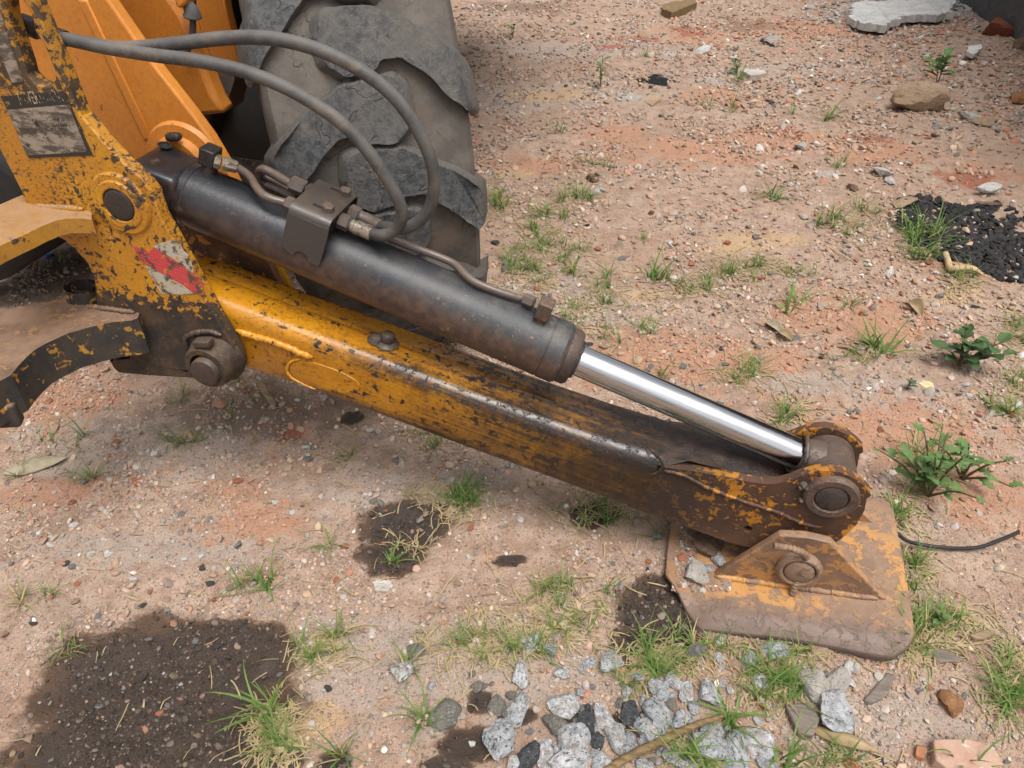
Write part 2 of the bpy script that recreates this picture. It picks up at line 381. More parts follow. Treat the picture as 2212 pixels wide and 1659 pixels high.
# ================================================================== GROUND
def blob(X, Y, vx, vy, rx, ry, rot=0.0, warp=.45, wsc=3.0):
    """soft patch on the ground: 1 in the middle, 0.5 at its outline, 0 outside"""
    c = onZ(vx, vy)[:2]; ax_ = onZ(vx + rx, vy)[:2] - c; ay_ = onZ(vx, vy + ry)[:2] - c
    u = np.linalg.norm(ax_); w = .5 * (np.linalg.norm(ay_) + np.linalg.norm(onZ(vx, max(vy - ry, -330))[:2] - c))
    e = ax_ / u; f = np.array([-e[1], e[0]]); dx, dy = X - c[0], Y - c[1]
    p, q = dx * e[0] + dy * e[1], dx * f[0] + dy * f[1]
    ca, sa = math.cos(rot), math.sin(rot); p, q = p * ca - q * sa, p * sa + q * ca
    s = wsc / min(u, w)
    wv = (fbm(X * s, Y * s, 4, vx * .37) - .5) * 2
    return np.clip(1 - .5 * np.sqrt((p / u) ** 2 + (q / w) ** 2) + wv * warp * .5, 0, 1)
ST = [(345, 1482, 305, 165, .15), (470, 1385, 140, 65), (555, 1420, 80, 80), (300, 1430, 190, 70), (230, 1620, 230, 90), (480, 1640, 180, 90), (872, 1125, 105, 55), (848, 1190, 78, 48), (1430, 1325, 105, 80), (1420, 1390, 105, 55), (1480, 1270, 80, 40), (1280, 1115, 60, 28),
      (1010, 1600, 75, 45), (1040, 1510, 35, 28), (1240, 1560, 60, 30), (1360, 1560, 50, 30), (760, 905, 28, 14), (1100, 1213, 40, 14), (1120, 1540, 45, 20), (960, 1650, 60, 25), (720, 1640, 40, 30), (1750, 1100, 50, 40)]
RD = [(1450, 780, 260, 70), (1850, 700, 200, 60), (2000, 950, 180, 90), (2130, 1080, 120, 70), (560, 1120, 140, 45), (500, 1050, 60, 25), (640, 935, 40, 14), (1700, 300, 150, 25), (1900, 330, 140, 25), (2130, 380, 90, 25), (1750, 60, 180, 22),
      (1560, 210, 90, 15), (1500, 75, 80, 20), (1180, 350, 120, 20), (1180, 960, 40, 20), (150, 850, 120, 60), (120, 1060, 150, 30), (2080, 560, 90, 40), (1500, 330, 200, 30), (1330, 290, 90, 20), (2020, 60, 120, 22)]
BRICK = [(1690, 285, 38, 14), (2090, 385, 70, 16), (1490, 70, 45, 13), (1880, 300, 60, 10), (1360, 85, 60, 8), (625, 940, 30, 14), (1640, 1510, 35, 28), (1320, 105, 50, 8)]
TAN = [(690, 1545, 52, 50), (700, 1375, 48, 28), (1640, 520, 120, 18), (1110, 370, 60, 14), (1390, 640, 60, 18), (1560, 540, 80, 12), (2050, 640, 70, 20), (1190, 210, 120, 18)]
GRY = [(300, 960, 320, 70), (900, 1050, 220, 60), (1750, 830, 150, 25), (1950, 860, 120, 40), (1050, 1420, 260, 120), (1250, 660, 200, 60), (350, 1180, 300, 40), (1900, 1560, 240, 90), (1150, 210, 260, 30), (1700, 160, 200, 25), (2050, 30, 110, 26),
       (1250, 110, 200, 22), (820, 1420, 260, 120)]
BLKP = [(2090, 500, 120, 66), (2180, 560, 90, 50), (2010, 455, 60, 25), (1415, 178, 38, 11), (1660, 92, 22, 10)]
SOIL_SHADE = [(1620, 55, 90, 16), (1130, 20, 120, 16), (560, 880, 300, 60), (160, 700, 200, 90), (180, 560, 160, 60), (60, 780, 120, 60)]  # far dark soil, plus shade under the frame painted as darker ground
WHT = [(1360, 205, 30, 8), (1790, 375, 40, 10), (2010, 25, 110, 22), (1880, 20, 90, 14), (1445, 118, 40, 8), (1550, 180, 40, 8), (1340, 1390, 26, 30), (1640, 1480, 60, 30)]
def zone(X, Y, L, warp=.45):
    r = np.zeros_like(X)
    for b in L: r = np.maximum(r, blob(X, Y, *b[:4], b[4] if len(b) > 4 else 0.0, warp))
    return r
padc = onZ(1700, 1240)[:2]
def height(X, Y):
    X = np.asarray(X, float); Y = np.asarray(Y, float)
    d = np.hypot(X, Y - 2.5); fade = 1 - sstep(9, 16, d)
    h = (fbm(X * 1.1, Y * 1.1, 3, 5.0) - .5) * .05 + (fbm(X * 6, Y * 6, 4, 1.0) - .5) * .026 + (fbm(X * 30, Y * 30, 3, 9.0) - .5) * .014
    h = h + .10 * sstep(.9, 2.6, X) * sstep(4.3, 6.5, Y)                          # rubble heap by the wall
    m = np.exp(-((X - .30) / .30) ** 4 - ((Y - 1.2) / .28) ** 4); h = h * (1 - .85 * m) - .004 * m + .012 * m * sstep(.2, .55, X)
    m = np.exp(-((X + .9) / .32) ** 4 - ((Y - 2.0) / .4) ** 4); h = h * (1 - .9 * m) + .004 * m
    s = zone(X, Y, [(330, 1480, 300, 150), (868, 1140, 110, 60)], .2); h = h - .012 * sstep(.5, .8, s)
    return h * fade
xs = np.concatenate([[-400, -150, -60, -25, -12, -7, -4.5, -3.4], np.arange(-2.7, 3.1, .0105), [3.6, 4.5, 6, 9, 14, 30, 70, 160, 400]])
ys = [-400, -150, -60, -20, -8, -3, -1, -.2, .15]; y = .30
while y < 8.6: ys.append(y); y += .0065 + .0035 * max(0, y - .45)
ys = np.array(ys + [9.2, 10, 12, 15, 20, 30, 60, 140, 400])
GX, GY = np.meshgrid(xs, ys)
GZ = height(GX, GY); nx, ny = len(xs), len(ys)
gv = np.stack([GX, GY, GZ], -1).reshape(-1, 3)
ii = (np.arange(ny - 1)[:, None] * nx + np.arange(nx - 1)[None, :]).ravel()
gf = np.stack([ii, ii + 1, ii + nx + 1, ii + nx], 1)
def npmesh(name, v, f, smooth=True):
    me = bpy.data.meshes.new(name); k = f.shape[1]
    me.vertices.add(len(v)); me.vertices.foreach_set('co', v.astype(np.float32).ravel())
    me.loops.add(f.size); me.loops.foreach_set('vertex_index', f.astype(np.int32).ravel())
    me.polygons.add(len(f)); me.polygons.foreach_set('loop_start', np.arange(0, f.size, k, dtype=np.int32))
    me.polygons.foreach_set('use_smooth', np.full(len(f), smooth)); me.update(calc_edges=True); return me
gme = npmesh('ground', gv, gf)
ZONES = {'stain': zone(GX, GY, ST, .26), 'red': zone(GX, GY, RD, .9), 'brick': zone(GX, GY, BRICK, .8), 'tan': zone(GX, GY, TAN, .6), 'gray': zone(GX, GY, GRY, 1.0), 'black': zone(GX, GY, BLKP, .7),
         'dark': zone(GX, GY, SOIL_SHADE, .8), 'white': zone(GX, GY, WHT, .8)}
for k, a in ZONES.items():
    at = gme.attributes.new(k, 'FLOAT', 'POINT'); at.data.foreach_set('value', a.astype(np.float32).ravel())
def m_ground():
    g = G('dirt_ground')
    n1 = g.noise(2.2, 6, .62); n2 = g.noise(16, 7, .68); n3 = g.noise(110, 6, .72); n4 = g.noise(420, 4, .7)
    col = g.mix(g.rng(n1, .36, .64), (.42, .285, .205), (.47, .345, .262))
    col = g.mix(g.rng(n2, .40, .66), col, (.33, .215, .15))
    jit = g.math('ADD', g.math('MULTIPLY', g.math('SUBTRACT', n2, .5), .55), g.math('MULTIPLY', g.math('SUBTRACT', n3, .5), .35))
    def z(nm, a, b): return g.rng(g.math('ADD', g.attr(nm), jit), a, b)
    col = g.mix(g.math('MULTIPLY', z('gray', .46, .72), .75), col, (.40, .325, .27))
    col = g.mix(g.math('MULTIPLY', z('red', .40, .74), .85), col, (.46, .24, .145))
    col = g.mix(g.math('MULTIPLY', z('brick', .45, .7), .8), col, (.30, .085, .045))
    col = g.mix(g.math('MULTIPLY', z('tan', .45, .72), .8), col, (.52, .35, .19))
    col = g.mix(g.math('MULTIPLY', z('white', .5, .7), .7), col, (.42, .40, .38))
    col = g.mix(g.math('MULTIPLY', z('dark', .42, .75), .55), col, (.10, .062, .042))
    # grains: small bits of grit of many colours
    v = g.vor(260, out='Color'); vd = g.vor(260)
    hsv = g.n('ShaderNodeSeparateColor'); g.put(hsv.inputs[0], v)
    gr = g.math('MULTIPLY', g.rng(vd, .42, .30), g.rng(hsv.outputs[0], .45, .55))
    gcol = g.mix(g.rng(hsv.outputs[1], .1, .9, smooth=False), (.10, .078, .062), (.36, .29, .235))
    col = g.mix(g.math('MULTIPLY', gr, .65), col, gcol)
    v2 = g.vor(105, out='Color'); vd2 = g.vor(105); h2 = g.n('ShaderNodeSeparateColor'); g.put(h2.inputs[0], v2)
    gr2 = g.math('MULTIPLY', g.rng(vd2, .36, .27), g.rng(h2.outputs[0], .66, .72))
    col = g.mix(g.math('MULTIPLY', gr2, .7), col, g.mix(h2.outputs[1], (.12, .10, .085), (.42, .34, .28)))
    sp = g.rng(g.vor(150, g.vec(g.pos, loc=(3, 1, 0)), 'F1'), .14, .10)
    col = g.mix(g.math('MULTIPLY', sp, .8), col, (.62, .56, .50))
    col = g.mix(g.rng(n4, .3, .7, 0, .30), col, (.12, .08, .055))
    sj = g.math('ADD', g.attr('stain'), g.math('MULTIPLY', jit, .28))
    st = g.rng(sj, .455, .56); core = g.rng(sj, .51, .70)
    oil = g.mix(core, (.085, .046, .025), (.028, .020, .0155))
    oil = g.mix(g.math('MULTIPLY', g.rng(n2, .52, .68), .45), oil, (.075, .055, .044))
    oil = g.mix(g.math('MULTIPLY', gr, .35), oil, (.10, .075, .06)); oil = g.mix(g.math('MULTIPLY', gr2, .35), oil, (.07, .062, .056))
    col = g.mix(g.math('MULTIPLY', st, .93), col, oil)
    bk = z('black', .46, .56); col = g.mix(bk, col, (.012, .012, .013))
    h = g.math('ADD', g.math('MULTIPLY', n3, .9), g.math('MULTIPLY', n4, .35))
    h = g.math('ADD', h, g.math('MULTIPLY', gr, .35)); h = g.math('ADD', h, g.math('MULTIPLY', gr2, .55))
    ro = g.rng(core, 0, 1, .95, .55)
    return g.done(col, ro, 0, g.bump(h, .85, .006), .3)
gme.materials.append(m_ground())
ground = link(bpy.data.objects.new('ground', gme)); ground['kind'] = 'structure'

# ------------------------------------------------------------------ loose gravel
def ico(sub):
    bm = bmesh.new(); bmesh.ops.create_icosphere(bm, subdivisions=sub, radius=1); bm.verts.ensure_lookup_table()
    v = np.array([p.co[:] for p in bm.verts]); f = np.array([[q.index for q in p.verts] for p in bm.faces]); bm.free(); return v, f
def rockshape(sub, seed, k=9, lo=.62, hi=.95, flat=.7):
    """angular pebble: a ball cut by random planes"""
    v, f = ico(sub); r = np.random.default_rng(seed)
    N = r.normal(size=(k, 3)); N /= np.linalg.norm(N, axis=1)[:, None]; d = r.uniform(lo, hi, k)
    dn = v @ N.T; s = np.where(dn > .05, d[None, :] / np.maximum(dn, .05), 9).min(1); s = np.minimum(s, 1.0)
    p = v * s[:, None] * r.uniform(.8, 1.15, 3) * np.array([1, 1, flat])
    p += r.normal(0, .02, p.shape); return p, f
GR1 = [rockshape(1, 40 + i, 7) for i in range(14)]
GR2 = [rockshape(2, 90 + i, 9) for i in range(10)]
def scatter(name, X, Y, S, colr, shapes, mat, sink=.25, rs=1):
    r = np.random.default_rng(rs); n = len(X); Z = height(X, Y)
    V_, F_, C_ = [], [], []; off = 0; kk = r.integers(0, len(shapes), n)
    for k, (sv, sf) in enumerate(shapes):
        idx = np.where(kk == k)[0]
        if not len(idx): continue
        m_ = len(idx); a = r.uniform(0, 2 * math.pi, m_); t = r.normal(0, .35, (m_, 2))
        sc = S[idx][:, None] * r.uniform(.75, 1.25, (m_, 3)) * np.array([1, 1, .85])
        p = sv[None] * sc[:, None, :]
        z = p[..., 2] + p[..., 0] * t[:, :1] + p[..., 1] * t[:, 1:]
        x = p[..., 0] * np.cos(a)[:, None] - p[..., 1] * np.sin(a)[:, None]; y_ = p[..., 0] * np.sin(a)[:, None] + p[..., 1] * np.cos(a)[:, None]
        q = np.stack([x + X[idx][:, None], y_ + Y[idx][:, None], z + (Z[idx] + S[idx] * sink)[:, None]], -1)
        V_.append(q.reshape(-1, 3)); F_.append((sf[None] + (np.arange(m_) * len(sv))[:, None, None]).reshape(-1, 3) + off); off += m_ * len(sv)
        C_.append(np.repeat(colr[idx], len(sv), 0))
    me = npmesh(name, np.concatenate(V_), np.concatenate(F_), False)
    at = me.attributes.new('tint', 'FLOAT_COLOR', 'POINT'); cc = np.concatenate(C_); at.data.foreach_set('color', np.c_[cc, np.ones(len(cc))].astype(np.float32).ravel())
    me.materials.append(mat); return link(bpy.data.objects.new(name, me))
def m_gravel():
    g = G('gravel'); col = g.attr('tint', 'Color')
    col = g.mix(g.rng(g.noise(300, 4, .7), .35, .7, 0, .35), col, g.mix(.5, col, (.10, .07, .05)))
    return g.done(col, .85, 0, g.bump(g.noise(500, 3), .4, .001), .3)
M['gravel'] = m_gravel()
PAL = np.array([(.25, .235, .22), (.35, .325, .30), (.48, .445, .405), (.70, .66, .61), (.44, .32, .23), (.52, .40, .30), (.46, .19, .11), (.11, .10, .095), (.34, .225, .155), (.41, .275, .195), (.43, .205, .12)])
def colours(X, Y, r):
    n = len(X)
    w = np.tile(np.array([.13, .12, .07, .022, .10, .08, .022, .07, .20, .16, .04]), (n, 1))
    gz = sstep(.4, .7, zone(X, Y, GRY, 1.0)); rz = sstep(.4, .7, zone(X, Y, RD, .9)); sz = sstep(.47, .56, zone(X, Y, ST, .26))
    w[:, :4] *= (1 + 1.6 * gz)[:, None]; w[:, 10] *= 1 + 9 * rz; w[:, 8] *= 1 + 1.5 * rz; w[:, 6] *= 1 + 2.5 * rz; w[:, :4] *= (1 - .5 * rz)[:, None]
    w /= w.sum(1)[:, None]; u = r.random(n)[:, None]; k = (u > np.cumsum(w, 1)).sum(1).clip(0, 10)
    pk = PAL[k] * .66 + np.array([.40, .275, .20]) * .34
    c = pk * r.uniform(.75, 1.2, (n, 1)) * r.uniform(.95, 1.05, (n, 3))
    c = c * (1 - sz[:, None] * r.choice([.45, .75, .86, .9], n, p=[.12, .25, .33, .3])[:, None]); return c
r_ = np.random.default_rng(21)
def infield(n, y0=.35, y1=8.4, k=.55):
    t = r_.random(n); y = (y0 + k) * ((y1 + k) / (y0 + k)) ** t - k
    x = r_.uniform(-1, 1, n) * (.62 + .60 * y) * 1.03 - y * .25; return x, y
X, Y = infield(140000)
clump = fbm(X * 5, Y * 5, 4, 31); keep = (r_.random(len(X)) < .10 + 1.3 * sstep(.40, .66, clump)) & (np.abs(X) < 4); X, Y = X[keep], Y[keep]
S = .0021 * (.75 + Y * .62) * np.exp(r_.normal(0, .42, len(X))); S = np.clip(S, .0011, .013)
o = scatter('fine_gravel', X, Y, S, colours(X, Y, r_), GR1[:8] and [rockshape(1, 40 + i, 7) for i in range(10)], M['gravel'], .32, 3)
tag(o, 'fine mixed gravel and clods of soil strewn over the dirt', 'gravel', kind='stuff')
X, Y = infield(11000); keep = r_.random(len(X)) < .35 + .9 * sstep(.4, .65, fbm(X * 3, Y * 3, 3, 77)); X, Y = X[keep], Y[keep]
S = .0042 * (.72 + Y * .45) * np.exp(r_.normal(0, .35, len(X))); S = np.clip(S, .003, .018)
o = scatter('coarse_gravel', X, Y, S, colours(X, Y, r_), GR2, M['gravel'], .3, 4)
tag(o, 'coarser pebbles and chips half sunk in the dirt', 'gravel', kind='stuff')
# broken asphalt crumbs
P_ = []
while len(P_) < 2600:
    vx, vy = r_.uniform(1940, 2260), r_.uniform(425, 610); q = onZ(vx, vy); P_.append(q[:2])
P_ = np.array(P_); zb = zone(P_[:, 0], P_[:, 1], BLKP[:3], .7); P_ = P_[zb > .45]
o = scatter('asphalt_crumbs', P_[:, 0], P_[:, 1], r_.uniform(.006, .016, len(P_)), np.tile((.014, .014, .015), (len(P_), 1)) * r_.uniform(.6, 2.2, (len(P_), 1)), GR2[:5], M['gravel'], .3, 5)
tag(o, 'black crumbled asphalt spilled in a patch on the red dirt', 'asphalt', kind='stuff')
# rubble rising towards the wall
P_ = np.array([onZ(r_.uniform(1500, 2260), r_.uniform(-10, 330) ** 1.0)[:2] for _ in range(5200)]); zb = fbm(P_[:, 0] * 3, P_[:, 1] * 3, 3, 8); P_ = P_[r_.random(len(P_)) < sstep(.3, .6, zb)]
o = scatter('rubble', P_[:, 0], P_[:, 1], .007 * np.exp(r_.normal(0, .5, len(P_))).clip(.4, 3), PAL[r_.choice(11, len(P_), p=[.08, .06, .05, .05, .14, .08, .1, .02, .22, .1, .1])] * r_.uniform(.7, 1.2, (len(P_), 1)), GR2, M['gravel'], .25, 6)
tag(o, 'brick and soil rubble strewn before the dark wall', 'rubble', kind='stuff')
P_ = np.array([onZ(r_.normal(1960, 90), r_.normal(30, 22))[:2] for _ in range(1500)])
o = scatter('mortar_crumbs', P_[:, 0], P_[:, 1], .010 * np.exp(r_.normal(0, .5, len(P_))).clip(.4, 3), np.array([(.36, .35, .33)]) * r_.uniform(.6, 1.25, (len(P_), 1)), GR2, M['gravel'], .4, 7)
tag(o, 'grey crumbled mortar heaped at the foot of the wall', 'rubble', kind='stuff')

# ================================================================== THE MACHINE
machine = bpy.data.objects.new('backhoe_loader', None); link(machine); machine.location = ROOT
tag(machine, 'worn yellow backhoe loader with its stabilizer leg and pad lowered onto the dirt', 'backhoe')
XZ = lambda pts, Y: [tuple(onY(x, y, Y)[[0, 2]]) for x, y in pts]
YP = np.array([0, 1, 0.0])
P1 = onY(262, 440, 1.10); P2 = onY(458, 782, 1.085); P3 = onY(1797, 1083, 1.118); P4 = onY(1727, 1237, 1.088)

# ---------------------------------------------------------------- near frame plate
right = [(106, 8), (119, 40), (138, 88), (163, 146), (183, 200), (200, 240), (219, 260), (250, 298), (288, 338), (325, 370), (351, 403), (366, 453), (390, 495), (443, 592),
         (484, 669), (513, 719), (531, 751), (536, 778), (528, 802)]
left = [(505, 822), (472, 826), (431, 818), (325, 812), (257, 806), (245, 796), (234, 770), (230, 740), (215, 690), (207, 648), (204, 604), (189, 571), (165, 542), (142, 521), (109, 503),
        (75, 492), (58, 470), (53, 427), (0, 325), (-60, 205), (-110, 60), (-130, -120)]
outl = [tuple(onY(70, -110, 1.13)[[0, 2]])] + XZ(right, 1.13) + XZ(left, 1.10)
slot = XZ([(12, 0), (18, 40), (35, 90), (52, 140), (58, 163), (73, 179), (92, 187), (112, 184), (119, 173), (117, 150), (108, 129), (96, 98), (88, 86), (75, 68), (72, 48), (65, 25), (54, 5), (40, -6), (24, -7)], 1.10)
slot2 = XZ([c3(*p) for p in [(800, 1180), (930, 1190), (960, 1215), (940, 1262), (880, 1268), (805, 1250)]], 1.10)
hole1 = [tuple(P1[[0, 2]] + .0415 * np.array([math.cos(a), math.sin(a)])) for a in np.linspace(0, 2 * math.pi, 33)[:-1]]
plate = mk('stabilizer_frame', prismY(outl, 1.10, 1.13, [slot, slot2]), 'frame', machine, 30, .004, 2, label='yellow steel frame plate with black grime, worn decals and a long slot')
mk('boss', ring(P1 + YP * -.0, YP, .060, .0335, -.006, .02, ch=.004), 'frame', plate)
mk('boss', ring(P1 + YP * .002, YP, .047, .0315, -.011, .0, ch=.003), 'frame', plate)
mk('pin', lathe(P1, YP, [(-.009, 0.001), (-.009, .024), (-.0082, .028), (-.005, .0306), (.12, .0306)], 40, False), 'pin', plate, 40, label='dark greasy pin end')
# lower pivot boss stands proud of the plate
B2 = np.array([P2[0], 1.10, P2[2]])
mk('boss', lathe(B2, YP, [(.01, .058), (-.004, .055), (-.022, .050), (-.036, .047), (-.040, .044), (-.040, .0335), (-.03, .033), (.0, .033)], 44, False), 'frame', plate, 40)
mk('pin', lathe(B2 + np.array([.002, 0, -.003]), YP, [(-.052, .001), (-.052, .025), (-.0505, .0285), (-.046, .0305), (.05, .0305)], 40, False), 'rustdark', plate, 40, label='rusty lower pivot pin')
kp = onY(*c3(1490, 1140), 1.07)
mk('keeper_bolt', box3(kp, (.036, 0, .006), (0, .022, 0), (-.002, 0, .014)), 'rustdark', plate, 30, .003)
wp = [onY(*c3(x, y), 1.098) for x, y in [(1375, 1190), (1360, 1110), (1420, 1075), (1530, 1060), (1620, 1090)]]
mk('weld_bead', weld(wp, .006), 'rustdark', plate, 60)

# flanges running towards the other side of the machine
def flange(nm, front, back, z, th, mat, lab):
    f = [tuple(onZ(x, y, z)[:2]) for x, y in front]; b = [tuple(onZ(x, y, z)[:2]) for x, y in back]
    return mk(nm, prismZ(f + b, z - th, z), mat, plate, 30, .006, 3, label=lab)
zu = .70
fl = flange('upper_flange', [c3(*p) for p in [(672, 190), (670, 240), (600, 232), (480, 232), (400, 250), (300, 290), (200, 340), (100, 385), (0, 432), (-160, 520)]],
            [c3(*p) for p in [(-160, 220), (0, 130), (165, 58), (235, 128), (400, 140), (600, 146)]], zu, .030, 'flange', 'dusty upper flange with a curved edge')
jp = [onY(*c3(x, y), 1.098) for x, y in [(235, 140), (330, 150), (450, 156), (610, 165)]]
mk('weld_bead', weld(jp, .006), 'flange', plate, 60)
zl = .484
fl2 = flange('lower_flange', [c3(*p) for p in [(1020, 925), (1010, 960), (960, 980), (820, 992), (650, 1030), (500, 1072), (350, 1140), (260, 1190), (200, 1242), (130, 1315), (80, 1378), (0, 1422), (-200, 1530)]],
             [c3(*p) for p in [(-200, 960), (0, 905), (300, 850), (540, 800), (600, 862), (800, 888), (960, 902)]], zl, .082, 'flange_low', 'black worn lower flange with a dusty top')
jp = [onY(*c3(x, y), 1.096) for x, y in [(615, 882), (720, 892), (840, 905), (985, 925)]]
mk('weld_bead', weld(jp, .007), 'flange_low', plate, 60)
ev = onZ(*c3(640, 790), zl)
mk('eye_ring', ring(np.array([ev[0], ev[1] - .005, zl + .012]), np.array([.1, .12, 1.0]), .036, .022, -.02, .01, 32), 'flange_low', plate, 40)
es = [onZ(*c3(x, y), .43) for x, y in [(-150, 1500), (20, 1450), (90, 1500), (120, 1570), (95, 1625), (-150, 1640)]]
mk('end_block', prismZ([tuple(p[:2]) for p in es], .385, .435), 'flange_low', plate, 30, .008, 3)

# warning decal, torn reflective tape, small side decal
def m_decal():
    g = G('faded_decal')
    n = g.noise(45, 7, .72, g.vec(g.pos, scale=(.5, 1, 1.6)))
    col = g.mix(g.rng(n, .43, .56), (.27, .22, .17), (.075, .062, .048))
    col = g.mix(g.rng(g.noise(28, 6, .7), .58, .62), col, (.022, .019, .016))
    col = g.mix(g.rng(g.noise(37, 4, .6), .68, .69), col, (.50, .21, .03))
    return g.done(col, .6, 0, g.bump(n, .4, .002), .4)
M['decal'] = m_decal()
def m_decal_black():
    g = G('decal_black')
    col = g.mix(g.rng(g.noise(60, 7, .7), .60, .64), (.026, .024, .021), (.20, .13, .05))
    return g.done(col, .55, 0, None, .4)
M['decalblack'] = m_decal_black()
def m_decal_text(nm, c):
    g = G(nm); t = g.n('ShaderNodeBsdfTransparent'); x = g.n('ShaderNodeMixShader')
    g.put(x.inputs[0], g.rng(g.noise(60, 6, .75), .44, .52)); g.t.links.new(t.outputs[0], x.inputs[2]); g.t.links.new(g.b.outputs[0], x.inputs[1])
    g.t.links.new(x.outputs[0], g.out.inputs['Surface'])
    return g.done(c, .7)
M['txtpale'] = m_decal_text('worn_pale_letters', (.42, .32, .19)); M['txtdark'] = m_decal_text('worn_dark_letters', (.025, .02, .017))
YF = 1.0985
dec = [onY(*r5(x, y), YF) for x, y in [(0, 1000), (655, 945), (700, 1030), (960, 1612), (300, 1640), (160, 1330), (30, 1040)]]
decal = mk('warning_decal', prism3(dec, [p + YP * .0012 for p in dec]), 'decalblack', plate, 30)
inn = [onY(*r5(x, y), YF - .0006) for x, y in [(75, 1140), (705, 1085), (905, 1575), (275, 1610)]]
mk('paper', prism3(inn, [p + YP * .0005 for p in inn]), 'decal', decal, 30)
def lettering(txt, a, b, h, mat, nm='lettering'):
    cu = bpy.data.curves.new(nm, 'FONT'); cu.body = txt; cu.size = 1; cu.extrude = 0.0
    o = bpy.data.objects.new(nm, cu); COL.objects.link(o)
    dg = bpy.context.evaluated_depsgraph_get(); me = bpy.data.meshes.new_from_object(o.evaluated_get(dg)); bpy.data.objects.remove(o)
    co = np.zeros(len(me.vertices) * 3); me.vertices.foreach_get('co', co); co = co.reshape(-1, 3)
    co[:, 0] -= co[:, 0].min(); w = co[:, 0].max()
    A_, B_ = onY(*a, YF - .0014), onY(*b, YF - .0014); U = B_ - A_; L = np.linalg.norm(U); U /= L; N = np.array([-U[2], 0, U[0]])
    P = A_ + np.outer(co[:, 0] / w * L, U) + np.outer(co[:, 1] / .7 * h, N) - ROOT
    me.vertices.foreach_set('co', P.ravel()); me.update(); me.materials.append(M[mat])
    q = bpy.data.objects.new(nm, me); link(q, decal); return q
lettering('ADVERTENCIA', r5(215, 1090), r5(665, 1050), .021, 'txtpale')
tri = [onY(*r5(x, y), YF - .0008) for x, y in [(70, 1105), (125, 1098), (82, 1040)]]
mk('warning_triangle', prism3(tri, [p + YP * .0004 for p in tri]), 'txtpale', decal, None)
for s, a, b in [('USE A ESCAVADEIRA SOMENTE', (150, 1288), (750, 1248)), ('QUANDO SENTADO NO ASSENTO', (170, 1335), (775, 1298)), ('COM CINTO DE SEGURANCA', (235, 1382), (750, 1340)),
                ('DENTRO DA CABINE', (300, 1440), (695, 1418)), ('FECHADA', (500, 1480), (700, 1465))]:
    lettering(s, r5(*a), r5(*b), .0085, 'txtdark')
sdp = [onY(*r5(x, y), YF) for x, y in [(0, 150), (40, 240), (110, 480), (240, 850), (125, 860), (0, 560)]]
mk('side_decal', prism3(sdp, [p + YP * .0012 for p in sdp]), 'decal', plate, 30)
def m_tape(nm, c, c2):
    g = G(nm)
    w = g.vec(g.pos, rot=(0, R(15), 0)); x = g.n('ShaderNodeTexWave', bands_direction='Z'); g.put(x.inputs['Vector'], w); x.inputs['Scale'].default_value = 110; x.inputs['Distortion'].default_value = .6
    col = g.mix(g.rng(x.outputs['Fac'], .45, .7, 0, .6), c, c2)
    col = g.mix(g.rng(g.noise(42, 7, .75), .51, .57), col, (.085, .055, .035))
    col = g.mix(g.rng(g.noise(55, 6, .75), .58, .61), col, (.46, .21, .025))
    return g.done(col, .4, 0, g.bump(x.outputs['Fac'], .2, .001), .5)
M['tapered'] = m_tape('red_reflective_tape', (.42, .020, .022), (.62, .15, .15)); M['tapewhite'] = m_tape('white_reflective_tape', (.42, .39, .31), (.33, .30, .23))
tape = None
for nm, mt, pts in [('reflective_tape', 'tapered', [(975, 435), (1050, 450), (1085, 490), (1125, 445), (1260, 525), (1330, 575), (1415, 640), (1480, 700), (1495, 780), (1420, 782), (1330, 715), (1230, 660), (1110, 595), (1030, 545), (1000, 490)]),
                    ('white_band', 'tapewhite', [(1125, 442), (1140, 420), (1210, 408), (1260, 392), (1310, 405), (1340, 470), (1375, 500), (1400, 560), (1415, 615), (1410, 638), (1330, 573), (1260, 523)]),
                    ('white_band', 'tapewhite', [(1060, 580), (1120, 605), (1240, 668), (1330, 718), (1415, 782), (1330, 790), (1180, 782), (1150, 740), (1120, 680)])]:
    ps = [onY(*c3(x, y), YF) for x, y in pts]
    q = mk(nm, prism3(ps, [p + YP * .0012 for p in ps]), mt, tape or plate, 30, label='torn red and white reflective tape' if tape is None else None)
    tape = tape or q

# ---------------------------------------------------------------- far frame plate
YB0, YB1 = 1.305, 1.335
farR = [(260, 0), (350, 130), (430, 232), (470, 287), (502, 341), (548, 440), (600, 560), (635, 640), (660, 700), (668, 740)]
fo = [tuple(onY(215, -75, YB1)[[0, 2]])] + XZ(farR, YB1) + [(-.86, .36), (-1.0, .345), (-1.08, .36), (-1.10, .45), (-1.08, .54), (-1.12, .62), (-1.25, .72), (-1.45, .85), (-1.5, 1.1), (-1.45, 1.25)]
far = mk('far_frame_plate', prismY(fo, YB0, YB1), 'far', machine, 30, .005, 3, label='smooth orange far plate of the stabilizer frame, oil-blackened below')
for e0, e1, wd in [((640, 0), (1190, 1160), 75)]:
    pts = [onY(*c1(*p), YB0 - .004) for p in [(e0[0], e0[1]), (e0[0] + wd, e0[1]), (e1[0] + wd, e1[1]), e1]]
    ptb = [p + YP * .006 for p in pts]
    mk('rib', prism3(pts, ptb), 'far', far, 30, .003)
A = np.array([P1[0], 1.213, P1[2]]); B = np.array([P3[0], 1.213, P3[2]])
ax = (B - A) / np.linalg.norm(B - A); nn = np.array([-ax[2], 0, ax[0]]); LT = np.linalg.norm(B - A)
cyl = lambda t, yo, h: A + ax * t + nn * h + YP * yo
def onC(v, h): return onP(*v, A + nn * h, nn)
mk('boss', lathe(np.array([A[0], YB0, A[2]]), YP, [(.0, .085), (-.010, .08), (-.012, .06), (-.03, .055)], 40), 'far', far, 40)
